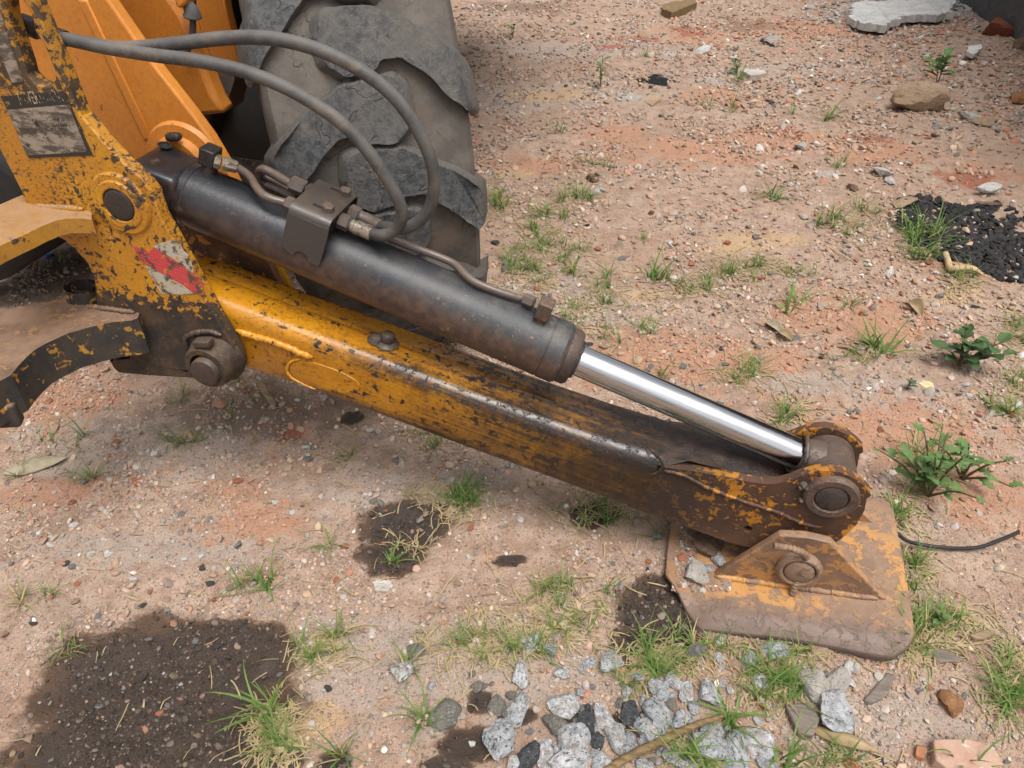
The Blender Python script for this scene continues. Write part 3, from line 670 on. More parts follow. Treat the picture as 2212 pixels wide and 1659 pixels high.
mk('grease_lump', box3(onY(*c1(1440, 1135), 1.27), (.03, 0, .002), (0, .02, 0), (0, 0, .016)), 'pin', far, 40, .006)
es_ = [onY(*p, YB1 - .002) for p in [(596, 556), (607, 560), (643, 640), (631, 640)]]; mk('edge_strip', prism3([p - YP * .012 for p in es_], es_), 'weldyel', far, 30, .002)
mk('pin', lathe(np.array([P2[0], 1.125, P2[2]]), YP, [(0, .0295), (.2, .0295)], 24), 'rustdark', far, 40)

# ---------------------------------------------------------------- stabilizer leg
LY0, LY1 = 1.133, 1.278
top = [np.array(p) for p in [(-.98, .540), (-.877, .513), (-.722, .470), (-.567, .429), (-.419, .388), (-.272, .349), (-.098, .308), (.014, .287)]]
bot = [np.array(p) for p in [(-.97, .372), (-.854, .352), (-.701, .322), (-.354, .228), (-.013, .141), (.02, .133)]]
d0 = (top[-1] - top[1]) / np.linalg.norm(top[-1] - top[1])
ts = np.linspace(0, 1, 26)
def along(P, s):
    L = [0]
    for i in range(1, len(P)): L.append(L[-1] + np.linalg.norm(P[i] - P[i - 1]))
    x = s * L[-1]; j = min(max(np.searchsorted(L, x), 1), len(P) - 1); f = (x - L[j - 1]) / (L[j] - L[j - 1])
    return P[j - 1] * (1 - f) + P[j] * f
V, F = [], []
RB = .028
for s in ts:
    t_, b_ = along(top, s), along(bot, s)
    sec = []
    for k in range(7):                       # near upper bend
        a = math.pi / 2 * k / 6; sec.append((LY0 + RB - RB * math.cos(a), -RB + RB * math.sin(a)))
    sec += [(LY0 + .06, .0004), (LY0 + .072, .0002), (LY0 + .077, -.0030), (LY0 + .083, .0000)]   # seam between the two bent plates
    for k in range(7):
        a = math.pi / 2 * k / 6; sec.append((LY1 - RB + RB * math.sin(a), -RB + RB * math.cos(a)))
    up = np.array([-d0[1], d0[0]])
    hgt = np.dot(t_ - b_, up)
    sec += [(LY1, -hgt + .012), (LY1 - .012, -hgt), (LY0 + .012, -hgt), (LY0 + .004, -hgt + .003), (LY0, -hgt + .012)]
    for y, h in sec:
        p = t_ + up * h; V.append((p[0], y, p[1]))
m = len(sec)
for i in range(len(ts) - 1):
    for k in range(m): F.append((i * m + k, i * m + (k + 1) % m, (i + 1) * m + (k + 1) % m, (i + 1) * m + k))
F.append(tuple(range(m)))
leg = mk('stabilizer_leg', (V, F), 'leg', machine, 40, label='yellow box-section stabilizer leg, scratched and oily brown towards the pad')
# side plates with ears beyond the end of the box
earpts = [c6(*p) for p in [(-80, 385), (100, 446), (150, 416), (280, 432), (400, 452), (560, 482), (700, 510), (780, 520), (850, 518), (930, 498), (1000, 470), (1090, 444), (1180, 436), (1260, 452), (1330, 484), (1395, 530), (1432, 570), (1438, 598),
                           (1412, 612), (1396, 690), (1345, 780), (1250, 868), (1150, 920), (1000, 950), (800, 935), (650, 912), (550, 885), (400, 830), (180, 752), (60, 708), (-80, 660)]]
e2 = XZ(earpts, LY0 + .001)
eh = XZ([c6(672 + 26 * math.cos(a), 802 + 20 * math.sin(a)) for a in np.linspace(0, 2 * math.pi, 17)[:-1]], LY0 + .001)
mk('near_ear', prismY(e2, LY0 + .0006, LY0 + .020, [eh]), 'ear', leg, 30, .003, label='rusty near ear plate with chipped yellow paint')
mk('far_ear', prismY(e2, LY1 - .020, LY1 - .0006, [eh]), 'ear', leg, 30, .003)
wl = [onY(*c6(x, y), LY0 - .001) for x, y in [(150, 440), (270, 470), (420, 545), (560, 600), (700, 650), (860, 700), (1010, 765), (1100, 790)]]
mk('weld_bead', weld(wl, .0042), 'ear', leg, 60)
wl = [onY(*c6(x, y), LY0 - .001) for x, y in [(60, 300), (110, 350), (140, 400), (110, 450), (60, 465)]]
mk('weld_bead', weld(wl, .0036), 'ear', leg, 60)
E8 = lambda x, y: ((800 + x * .45208) / 1.736, (1000 + y * .45208) / 1.736)
mk('weld_bead', weld([onY(*E8(*p), LY0 - .002) for p in [(195, 525), (260, 555), (420, 600), (600, 660), (720, 715), (820, 750)]], .007), 'weldyel', leg, 60)
mk('weld_bead', weld([onY(*E8(*p), LY0 - .001) for p in [(720, 765), (640, 790), (612, 850), (640, 910), (720, 960), (850, 1015)]], .0035), 'weldyel', leg, 60)
gp = smoothpoly([onY(*E8(*p), LY0) for p in [(650, 790), (800, 775), (1100, 880), (1250, 985), (1150, 1060), (850, 1005), (720, 950), (630, 870)]], 2)
mk('side_patch', prism3([np.array(p) - YP * .003 for p in gp], [np.array(p) + YP * .01 for p in gp]), 'leg', leg, 30, .002)
# inner floor of the open end, grease-black
fl3 = [top[-1] - np.array([.03, -.005]), top[-1] + np.array([.004, -.006])] + [np.array(p) for p in XZ([c6(300, 452), c6(480, 500), c6(700, 565), c6(880, 620), c6(1060, 660)], LY0)]
V, F = [], []; NJ = 14
for i, p in enumerate(fl3):
    for j, y in enumerate(np.linspace(LY0 + (.006 if i < 2 else .015), LY1 - (.006 if i < 2 else .015), NJ)):
        V.append((p[0], y, p[1] + (0 if i < 2 else .010 * random.random() + (.012 if j in (0, NJ - 1) else 0)) - (.012 if i < 2 and j in (0, NJ - 1) else 0)))
for i in range(len(fl3) - 1):
    for j in range(NJ - 1): F.append((i * NJ + j, i * NJ + j + 1, (i + 1) * NJ + j + 1, (i + 1) * NJ + j))
M['grease'] = plain('caked_grease', (.022, .017, .014), .5, sc=40, bump=1.0, c2=(.065, .04, .028))
mk('inner_floor', (V, F), 'grease', leg, 60)
# bolt head lump on the top plate
bp = onP(*E8(1440, 625), (top[1][0], 0, top[1][1]), np.array([-d0[1], 0, d0[0]]))
upv = np.array([-d0[1], 0, d0[0]])
mk('bolt', lathe(bp - upv * .002, upv, [(0, .026), (.003, .023), (.006, .0145), (.010, .0155), (.021, .0140), (.025, .010)], 9), 'rustdark', leg, 50, label='rusted bolt head')
mk('rust_lump', lathe(bp + np.array([-.021, -.004, .004]), upv, [(0, .019), (.006, .015), (.010, .014), (.014, .006)], 8), 'rustdark', leg, 60)
mk('wire_stub', tube([onY(*c6(115, 185), 1.26), onY(*c6(140, 150), 1.265), onY(*c6(185, 128), 1.28)], .005, 8), 'rustdark', leg)
for yy, sg, lab in ((LY0, -1, 'dark pin end in a rusty collar'), (LY1, 1, None)):
    O = np.array([P3[0], yy, P3[2]])
    mk('collar', ring(O, YP * -sg * -1, .050, .0335, -.0, .001) if False else ring(O, np.array([0, -sg, 0.0]), .050, .0305, -.012, .004, ch=.005), 'rust', leg, 40)
    mk('pin', lathe(O, np.array([0, -sg, 0.0]), [(-.011, .001), (-.011, .0265), (-.009, .029), (.02, .0292)], 40, False), 'rustdark', leg, 40, label=lab)
for k in range(9):
    q = onY(*c6(1040 + random.uniform(-45, 40), 585 + random.uniform(-60, 60)), LY0 - .006)
    mk('rust_blob', lathe(q, np.array([random.uniform(-.4, .4), -1, .3]), [(-.004, .006 + .004 * random.random()), (.003, .005), (.007, .001)], 7), 'rustdark', leg, 60)

# ---------------------------------------------------------------- hydraulic cylinder
cy = mk('hydraulic_cylinder', lathe(A, ax, [(.062, .052), (.064, .0605), (.078, .0612), (.0795, .0598), (.0915, .0598), (.0925, .0612), (.40, .0612), (.812, .0612), (.8125, .0598), (.8145, .0598), (.815, .0618), (.845, .0618), (.852, .0575), (.852, .03)], 64, False), 'barrel', machine, 30,
        label='black hydraulic cylinder with a rusty lower half and chrome rod')
# clevis block at the base
cb = [(-.050, -.030), (-.044, .028), (-.02, .050), (.068, .052), (.068, -.052), (-.02, -.054)]
fr = [cyl(t, -.058, h) for t, h in cb]; bk = [cyl(t, .058, h) for t, h in cb]
mk('clevis', prism3(fr, bk), 'barrel', cy, 30, .014, 4)
mk('port_hole', lathe(onC(c1(1365, 1212), .0535) , nn, [(-.004, .0), (.0012, .0115), (.0025, .0135), (.0026, .010), (-.003, .009)], 24, False), 'black', cy, 40)
mk('gland', lathe(A, ax, [(.850, .053), (.853, .056), (.868, .0555), (.874, .051), (.875, .034)], 48, False), 'rustdark', cy, 40)
mk('seal', lathe(A, ax, [(.873, .040), (.880, .0385), (.882, .032)], 40, False), 'pin', cy)
mk('rod', lathe(A, ax, [(.84, .0312), (LT - .035, .0312)], 64, False), 'chrome', cy, 30, label='polished chrome piston rod')
mk('rod_neck', lathe(A, ax, [(LT - .066, .030), (LT - .062, .036), (LT - .050, .038), (LT - .03, .047)], 44, False), 'rustdark', cy, 50)
mk('rod_eye', lathe(np.array([B[0], LY0 + .024, B[2]]), YP, [(0, .030), (0, .047), (.004, .050), (.094, .050), (.098, .047), (.098, .03)], 48, False), 'rustdark', cy, 40, .002)
mk('rod_eye_weld', weld([cyl(LT - .062 + .004 * math.cos(2 * a), .0375 * math.cos(a), .0375 * math.sin(a)) for a in np.linspace(0, 2 * math.pi, 25)], .0045), 'rustdark', cy, 60)
# saddle bracket: bent sheet over the barrel
HB = .110
T0, T1 = .291, .366
nc = .3285
flp = [(T0 - .004, .030), (T0, .021), (T0 + .010, .013)] + [(nc - .0145 * math.cos(a), .011 + .0150 * math.sin(a)) for a in np.linspace(0.0, math.pi, 11)] + [(T1 - .004, .010), (T1 + .000, .016), (T1 + .004, HB - .035), (T1 + .004, HB - .016), (T0, HB - .016)]
flapm = prism3([cyl(t, -.0665, h) for t, h in flp], [cyl(t, -.0625, h) for t, h in flp])
lip = [(-.0665, HB - .018), (-.0655, HB - .010), (-.061, HB - .004), (-.053, HB), (-.045, HB + .0005), (.052, HB), (.060, HB - .003), (.064, HB - .012), (.065, HB - .05)]
inl = [(y + (.004 if k < 2 else .003 if k == 2 else .001 if k == 3 else 0 if k < 6 else -.003 if k == 6 else -.004), h - (0 if k < 1 else .0015 if k == 1 else .003 if k == 2 else .004 if k < 6 else .002 if k == 6 else 0)) for k, (y, h) in enumerate(lip)]
loop = lip + inl[::-1]
bend = prism3([cyl(T0, y, h) for y, h in loop], [cyl(T1 + .004, y, h) for y, h in loop])
V, F = join(flapm, bend)
br = mk('hose_bracket', (V, F), 'bracket', cy, 30, .0012, label='dark bent steel bracket clamping the hydraulic lines')
bq = cyl((T0 + T1) / 2, .0, HB - .032)
mk('clamp_block', box3(bq, ax * .066, YP * .105, nn * .05), 'black', cy, 30, .005)
def hexa(O, D, r, l, mat, nm='nut', par=None, seg=6, r2=None):
    r2 = r2 or r
    return mk(nm, lathe(O, D, [(0, r * .88), (l * .1, r), (l * .9, r2), (l, r2 * .88)], seg), mat, par or cy, 30)
for v in (c4(1535, 492), c4(1392, 628)):
    p = onC(v, HB + .003); hexa(p - nn * .004, nn, .0115, .012, 'pipe', 'bolt')
    mk('slot', prism3([p - nn * .0025 + ax * a_ * .03 - ax * .014 + YP * b_ * .008 for a_, b_ in [(-.5, -.5), (.5, -.5), (.5, .5), (-.5, .5)]],
                      [p - nn * .006 + ax * a_ * .03 - ax * .014 + YP * b_ * .008 for a_, b_ in [(-.5, -.5), (.5, -.5), (.5, .5), (-.5, .5)]]), 'black', cy, None)
# rigid lines
def pipe(pts, h, r, mat='pipe', nm='steel_line'):
    hs_ = h if isinstance(h, (list, tuple)) else [h] * len(pts)
    return mk(nm, tube(cat([onC(p, q) for p, q in zip(pts, hs_)], 8), r, 16), mat, cy, 60)
eo = onC(c4(418, 185), .092)
mk('elbow_fitting', box3(eo, ax * .030, YP * .034, nn * .034), 'pin', cy, 30, .003, label='black elbow block')
mk('elbow_boss', lathe(eo - nn * .05, nn, [(0, .017), (.02, .015), (.036, .013)], 24), 'barrel', cy, 40)
e1 = onC(c4(480, 235), .090); e2_ = onC(c4(600, 270), .088); dd = (e2_ - e1) / np.linalg.norm(e2_ - e1)
hexa(e1 - dd * .006, dd, .013, .012, 'brass'); hexa(e1 + dd * .009, dd, .0135, .026, 'brass', r2=.0115)
pipe([c4(575, 258), c4(640, 285), c4(700, 320), c4(755, 370), c4(795, 440), c4(850, 505), c4(930, 545), c4(1010, 568), c4(1070, 585), c4(1130, 610)], .086, .0078)
n1 = onC(c4(1045, 572), .086); hexa(n1, ax, .0135, .016, 'pipe')
pipe([c4(835, 345), c4(830, 312), c4(865, 300), c4(940, 335), c4(1020, 382), c4(1100, 425), c4(1180, 455), c4(1260, 470)], [.06, .08, .09, .09, .09, .09, .09, .09], .0085)
n2 = onC(c4(1085, 415), .09); hexa(n2, ax, .0165, .03, 'pipe'); hexa(n2 + ax * .033, ax, .0150, .03, 'rustdark')
pipe([c4(840, 360), c4(930, 395), c4(1040, 455), c4(1160, 515)], .06, .007, 'rustdark')
pipe([c4(880, 430), c4(990, 480), c4(1120, 545)], .055, .0075, 'rustdark')
pipe([c5(-120, 80), c5(100, 170), c5(350, 262), c5(480, 312), c5(560, 352), c5(640, 430), c5(720, 485), c5(860, 540), c5(960, 572), c5(1060, 598)], .072, .0075)
e3 = onC(c5(1040, 590), .075); e4 = onC(c5(1130, 630), .078); dd = (e4 - e3) / np.linalg.norm(e4 - e3)
hexa(e3, dd, .0125, .022, 'pipe'); hexa(e3 + dd * .026, dd, .0110, .016, 'brass')
eo = onC(c5(1185, 660), .085)
mk('elbow_fitting', box3(eo, ax * .028, YP * .034, nn * .036), 'rust', cy, 30, .003, label='brown elbow block near the rod end')
mk('elbow_boss', lathe(eo - nn * .05, nn, [(0, .016), (.02, .014), (.036, .012)], 24), 'barrel', cy, 40)

# flexible hoses
def hose(pts, y0, y1, ends, r):
    n = len(pts); P = []
    for i, p in enumerate(pts):
        f = i / (n - 1); f = f * f * (3 - 2 * f); P.append(onY(*p, y0 + (y1 - y0) * f))
    P = P + [np.array(e) for e in ends]
    return mk('hydraulic_hose', tube(cat(P, 8), r, 18), 'hose', machine, 60)
h1e = [onC(c4(1740, 825), .085), onC(c4(1600, 765), .087), onC(c4(1500, 725), .088)]
h2e = [onC(c4(1810, 770), .088), onC(c4(1700, 705), .09), onC(c4(1590, 655), .09)]
ho1 = hose([(112, 82), (150, 86), (230, 103), (330, 119), (430, 132), (530, 155), (620, 191), (700, 238), (760, 287), (812, 350), (848, 408), (867, 452), (864, 482), (845, 502), (822, 508)], 1.145, 1.19, h1e, .0112)
ho2 = hose([(180, 92), (250, 103), (320, 101), (400, 92), (480, 83), (560, 81), (640, 93), (720, 121), (800, 166), (858, 217), (903, 282), (932, 350), (938, 400), (928, 448), (902, 480), (868, 495), (838, 491)], 1.165, 1.215, h2e, .0112)
ho1['label'] = 'grey rubber hose arching low over the cylinder'; ho2['label'] = 'grey rubber hose in the taller outer loop'
for e, o, m_ in ((h1e, ho1, 'brass'), (h2e, ho2, 'pipe')):
    d_ = (e[2] - e[0]) / np.linalg.norm(e[2] - e[0])
    mk('ferrule', lathe(e[0] - d_ * .004, d_, [(0, .0115), (.001, .0138), (.012, .0142), (.014, .0132), (.034, .0136), (.036, .0115), (.040, .012)], 24), m_, o, 30)
    hexa(e[0] + d_ * .040, d_, .0155, .022, 'pipe', 'nut', o); hexa(e[0] + d_ * .064, d_, .0125, .03, 'rustdark', 'nut', o)
mk('hose_end', lathe(onY(142, 84, 1.15), np.array([-1.0, 0, .25]), [(0, .0135), (.05, .0135), (.052, .017), (.08, .017)], 20), 'pin', ho1)

# ---------------------------------------------------------------- stabilizer pad
TN = np.array([-.078, 0, 1.0]); TN /= np.linalg.norm(TN); TP = np.array([.13, 1.0, .022])
def onPad(v, h=0.0): return onP(*v, TP + TN * h, TN)
pc = [c6(*p) for p in [(158, 1100), (165, 980), (190, 770), (210, 640), (300, 560), (1420, 590), (1490, 580), (1555, 620), (1588, 680), (1620, 860), (1660, 1060), (1705, 1330), (1718, 1440), (1690, 1495), (1590, 1556), (1500, 1552), (1250, 1500), (900, 1440), (600, 1410), (375, 1385), (280, 1270)]]
pt = [onPad(v) for v in pc]
cen = sum(pt) / len(pt)
T2 = np.array([TN[2], 0, -TN[0]])
def padgrid():
    """dished plate: flat middle, rim bent down at the front and a small upturned rim on the inner side"""
    V, F = [], []; n = len(pt); rings = [0.0, .55, .80, .88, .94, .98, 1.0]
    sub = []
    for i in range(n):
        for k in range(3): sub.append(pt[i] * (1 - k / 3) + pt[(i + 1) % n] * (k / 3))
    n = len(sub)
    def drop(p, f):
        front = sstep(1.05, 1.0, p[1]); left_ = sstep(.12, .075, p[0]); d = max(0, (f - .80) / .20)
        return -.022 * front * d ** 1.5 + .010 * left_ * d ** 2 - .008 * (1 - front) * (1 - left_) * d ** 3
    for side in (0, 1):
        for f in rings[1:]:
            for p in sub:
                q = cen + (p - cen) * f; V.append(tuple(q + TN * (float(drop(p, f)) - .013 * side)))
    V.append(tuple(cen)); V.append(tuple(cen - TN * .013)); m_ = len(rings) - 1; c0 = len(V) - 2
    for side in (0, 1):
        o = side * m_ * n
        for k in range(n): F.append((c0 + side, o + k, o + (k + 1) % n))
        for r_ in range(m_ - 1):
            for k in range(n): F.append((o + r_ * n + k, o + (r_ + 1) * n + k, o + (r_ + 1) * n + (k + 1) % n, o + r_ * n + (k + 1) % n))
    for k in range(n): F.append(((m_ - 1) * n + k, 2 * m_ * n - n + k, 2 * m_ * n - n + (k + 1) % n, (m_ - 1) * n + (k + 1) % n))
    return V, F
pad = mk('stabilizer_pad', padgrid(), 'pad', machine, 30, .003, label='rusty steel stabilizer pad resting on the dirt')
lugp = XZ([c6(*p) for p in [(440, 1130), (470, 1085), (870, 838), (1010, 845), (1195, 888), (1240, 940), (1500, 1215), (1535, 1240), (1538, 1275), (1500, 1300)]], 1.104)
mk('lug', prismY(lugp, 1.102, 1.120), 'lug', pad, 30, .004, 3, label='near triangular lug, bare rust and dusty orange paint')
mk('lug', prismY(lugp, 1.312, 1.330), 'lug', pad, 30, .004, 3)
for p0, p1 in (((470, 1105), (1480, 1255)),):
    pts = [onPad(c6(p0[0] + (p1[0] - p0[0]) * f, p0[1] + (p1[1] - p0[1]) * f), .002) for f in np.linspace(0, 1, 7)]
    for p in pts: p[1] = 1.099
    mk('weld_bead', weld([np.array([p[0], 1.1, TP[2] + .078 * (p[0] - .13) + .004]) for p in pts], .006), 'pad', pad, 60)
mk('collar', ring(np.array([P4[0], 1.102, P4[2]]), YP, .0435, .0305, -.016, .003, ch=.006), 'rustpale', pad, 40)
mk('pin', lathe(np.array([P4[0], 1.102, P4[2]]), YP, [(-.018, .001), (-.018, .008), (-.0175, .024), (-.014, .0285), (.25, .029)], 40, False), 'rustpale', pad, 40, label='worn pin end in the pad lug')
rb = [onY(*c6(x, y), Y) for x, y, Y in [(832, 908, 1.062), (880, 915, 1.064), (940, 925, 1.068), (1000, 945, 1.076), (1028, 965, 1.086), (1035, 985, 1.094)]]
Q = cat(rb, 10); mk('retaining_rebar', tube(Q, [.0062 + .0011 * (1 if (i // 2) % 2 else 0) for i in range(len(Q))], 12), 'rustpale', pad, 60, label='bent piece of rebar used as retaining pin')
rb = [onY(*c6(x, y), Y) for x, y, Y in [(985, 1110, 1.094), (968, 1150, 1.088), (950, 1208, 1.082)]]
Q = cat(rb, 12); mk('retaining_rebar', tube(Q, [.0062 + .0011 * (1 if (i // 2) % 2 else 0) for i in range(len(Q))], 12), 'rustpale', pad, 60)

# ---------------------------------------------------------------- wheel (steered a little to the left)
PHI = R(28.5); wf = np.array([-math.sin(PHI), math.cos(PHI), 0]); wr = np.array([math.cos(PHI), math.sin(PHI), 0])
lean = R(3.5); wup = np.array([0, 0, 1.0]) * math.cos(lean) - wr * math.sin(lean); wax = wr * math.cos(lean) + np.array([0, 0, 1.0]) * math.sin(lean)
RW, HW = .645, .205
WC = np.array([-.925, 1.965, .645])
def tyreP(a, th, r): return WC + wax * a + r * (-wf * math.cos(th) + wup * math.sin(th))   # th=0 rearmost
def crown(a): return RW - .32 * a * a
def squash(p):
    p = np.array(p)
    if p[2] < .03: p[2] = .0 + (p[2] - .03) * .12 + .0
    return p
prof = [(-.150, .34), (-.19, .42), (-.212, .50), (-.208, .555), (-.196, crown(.196) - .012)] + [(a, crown(a)) for a in np.linspace(-.185, .185, 9)] + [(.196, crown(.196) - .012), (.208, .555), (.212, .50), (.19, .42), (.150, .34)]
V, F = [], []; NS = 96
for i in range(NS):
    for a, r in prof: V.append(tuple(squash(tyreP(a, 2 * math.pi * i / NS, r))))
K = len(prof)
for i in range(NS):
    for k in range(K - 1): F.append((i * K + k, i * K + k + 1, ((i + 1) % NS) * K + k + 1, ((i + 1) % NS) * K + k))
tyre = mk('tyre', (V, F), 'tyre', machine, 40, label='worn dusty tractor tyre with chunky tread blocks')
prr = [(-.13, .0), (-.13, .10), (-.06, .14), (-.06, .28), (-.14, .33), (-.15, .345), (.15, .345), (.14, .33), (.09, .28), (.09, .0)]
V, F = [], []
for i in range(48):
    for a, r in prr: V.append(tuple(tyreP(a, 2 * math.pi * i / 48, r)))
K = len(prr)
for i in range(48):
    for k in range(K - 1): F.append((i * K + k, i * K + k + 1, ((i + 1) % 48) * K + k + 1, ((i + 1) % 48) * K + k))
mk('rim', (V, F), 'fender', machine, 40)
LUG = [(-.070, .052), (-.050, .066), (.045, .060), (.075, .045), (.150, .000), (.196, -.045), (.209, -.062), (.211, -.146), (.196, -.155), (.150, -.105), (.105, -.060), (.075, -.035), (.035, -.035), (.020, -.052), (-.040, -.058), (-.072, -.035), (-.078, .010)]
NP = 16
def lug(th0, side, seed):
    rr = np.random.default_rng(seed); pts = []
    n = len(LUG)
    for i in range(n):
        (a0, b0), (a1, b1) = LUG[i], LUG[(i + 1) % n]
        L = math.hypot(a1 - a0, b1 - b0); m_ = max(1, int(L / .018))
        for k in range(m_):
            f = k / m_; j = .0016 * rr.normal(size=2); pts.append((a0 + (a1 - a0) * f + j[0], b0 + (b1 - b0) * f + j[1]))
    pts = smoothpoly(pts, 1)
    ca = sum(p[0] for p in pts) / len(pts); cb_ = sum(p[1] for p in pts) / len(pts)
    wear = .022 + .005 * rr.random()
    bm = bmesh.new(); lay = bm.verts.layers.float.new('top')
    def ringv(sc, h, tp):
        out = []
        for a, b in pts:
            a_, b_ = ca + (a - ca) * sc, cb_ + (b - cb_) * sc
            aa = side * a_; r = crown(min(abs(aa), .2)) + h - (max(0, abs(aa) - .185) * 1.1)
            p = squash(tyreP(aa, th0 + b_ / RW, r)) - ROOT; v = bm.verts.new(p); v[lay] = tp; out.append(v)
        return out
    R0 = ringv(1.13, -.012, 0); R1 = ringv(1.0, wear - .004, .35); R2 = ringv(.96, wear + .001, 1.0)
    n = len(pts)
    for A_, B_ in ((R0, R1), (R1, R2)):
        for i in range(n): bm.faces.new((A_[i], A_[(i + 1) % n], B_[(i + 1) % n], B_[i]))
    # curved cap: ear-clipped then refined
    f = bm.faces.new(R2); res = bmesh.ops.triangulate(bm, faces=[f])
    bmesh.ops.recalc_face_normals(bm, faces=bm.faces)
    me = bpy.data.meshes.new('tread_block'); bm.to_mesh(me); bm.free(); finish(me, 32); me.materials.append(M['tread'])
    o = bpy.data.objects.new('tread_block', me); link(o, tyre); return o
for i in range(-4, 9):
    lug(R(4 + 22.5 * i), 1, 100 + i); lug(R(4 + 11.25 + 22.5 * i), -1, 200 + i)
for i in range(-3, 5):
    for da, tt in ((-.035, .0), (.02, .0)):
        p = tyreP(da, R(9.6 + 11.25 * i), crown(0) + .001); d_ = p - WC; d_ -= wax * np.dot(d_, wax); d_ /= np.linalg.norm(d_)
        mk('tread_stud', lathe(p, d_, [(0, .0085), (.007, .0075), (.008, .005), (.006, .004)], 14), 'tyre', tyre, 50)

# ---------------------------------------------------------------- fender, brackets and body behind
def slab(nm, pts, Y, th, mat, lab=None, bev=.004, par=None):
    f = [onY(x, y, Y) for x, y in pts]; return mk(nm, prism3(f, [p + YP * th for p in f]), mat, par or machine, 30, bev, 2, label=lab)
D6 = lambda x, y: (374.4 + .243 * x, .243 * y)
slab('fender_bracket', [(180, -60), (352, -45), D6(0, 40), D6(100, 180), D6(150, 310), D6(200, 450), D6(280, 640), D6(380, 890), D6(462, 1012), D6(280, 1034), (380, 250), (300, 140)], 1.44, .05, 'fender', 'deep orange bracket behind the frame plate', .012)
slab('fender_stay', [D6(195, -60), D6(440, -60), D6(470, 110), D6(520, 310), D6(585, 560), D6(560, 600), D6(300, 640), D6(245, 330), D6(205, 160)], 1.60, .03, 'fender', 'orange stay beside the tyre')
slab('mud_cake', smoothpoly([D6(*p) for p in [(270, 600), (500, 640), (550, 680), (520, 800), (480, 900), (470, 1000), (430, 1010), (390, 900), (330, 740)]], 1), 1.56, .08, 'mud', None, .012)
slab('cable_lamp', [D6(*p) for p in [(0, -40), (110, -40), (100, 40), (60, 80), (20, 60)]], 1.40, .04, 'far', None, .008)
mk('cable', tube(cat([onY(*D6(*p), 1.42) for p in [(50, -40), (100, 20), (140, 60), (165, 110), (172, 160)]], 6), [.007, .007, .007, .007, .007, .008, .009, .010, .010, .011, .012, .012, .013, .013, .014, .014, .015, .015, .016, .016, .017, .017, .018, .018, .016][:25], 10), 'cable', machine, 60)
mk('cable', tube(cat([onY(*D6(*p), 1.425) for p in [(168, 150), (175, 200), (170, 330), (165, 360), (120, 450), (80, 470)]], 6), .0062, 10), 'cable', machine, 60)
mk('chassis', prismY([(-1.6, .62), (-1.30, .55), (-1.22, .70), (-1.2, 1.9), (-3.2, 1.9), (-3.2, .55)], 1.75, 5.2), 'black', machine, 30, .02, label='underside of the machine body, coloured near-black for deep shade')
mk('axle', lathe(np.array([-2.6, 1.98, .60]), np.array([1.0, 0, 0]), [(0, .10), (.9, .10), (1.2, .13), (1.55, .14)], 24), 'black', machine, 40)
slab('dark_infill', [(-120, 250), (30, 360), (60, 440), (66, 505), (62, 532), (45, 572), (0, 613), (-120, 650)], 1.62, .4, 'black', None, .04)  # added black slab filling a dark shape, part not identified
mk('body', prismY([(-1.15, 1.75), (-.85, 1.55), (-.62, 1.55), (-.58, 1.75), (-.9, 2.6), (-3.0, 2.6), (-3.2, 1.6), (-1.4, 1.5)], 1.9, 4.6), 'fender', machine, 30, .03)

# ================================================================== LOOSE THINGS ON THE GROUND

def where(x, y):
    """what a small thing at this spot lies beside"""
    if y < 250: return 'amid the rubble before the wall' if x > 1600 else 'on the open dirt beyond the tyre'
    if y < 440 and x > 1000: return 'in the red rubble near the big tan rock' if x > 1650 else 'on the bare dirt beyond the grass strip'
    if x > 1780 and y < 640: return 'around the black asphalt patch'
    if x < 1350 and x > 1000 and y < 500: return 'in the strip beside the tyre'
    if x > 1000 and x < 1370 and y < 690: return 'in the patch beyond the cylinder barrel'
    if x > 1000 and y < 680: return 'in the line of grass beyond the chrome rod'
    if x > 2080 and y < 960: return 'near the low round-leaved weed'
    if x > 1150 and y < 930: return 'on the red dirt beyond the rod and leg'
    if x > 1900 and y < 1290: return 'between the pad and the lobed weeds'
    if x > 1880 and y < 1450: return 'by the outer front corner of the pad'
    if x > 2080: return 'near the mortar-smeared brick slab'
    if x > 1450 and y < 1440: return 'along the front edge of the pad'
    if x > 1330 and y < 1480: return 'on the oil stain beside the pad'
    if x > 1330: return 'among the granite stones'
    if x > 1180 and y < 1200: return 'under the lower part of the leg'
    if x > 930 and y > 1230: return 'in the strawy patch left of the granite'
    if x > 780 and y > 1030 and y < 1260: return 'by the round oil stain'
    if x > 640 and y > 1330: return 'by the yellow sand patch'
    if y > 1330: return 'at the large oil stain'
    if y > 1100: return 'on the open dirt above the large oil stain'
    if x < 700: return 'in the shade of the frame'
    return 'under the upper part of the leg'
def hz(x, y): return float(height(np.array([x]), np.array([y]))[0])
def mesh_of(name, v, f, mat, smooth=None):
    me = npmesh(name, np.array(v), np.array(f), smooth is not None)
    if smooth: me.set_sharp_from_angle(angle=R(smooth))
    me.materials.append(M[mat] if isinstance(mat, str) else mat); return me
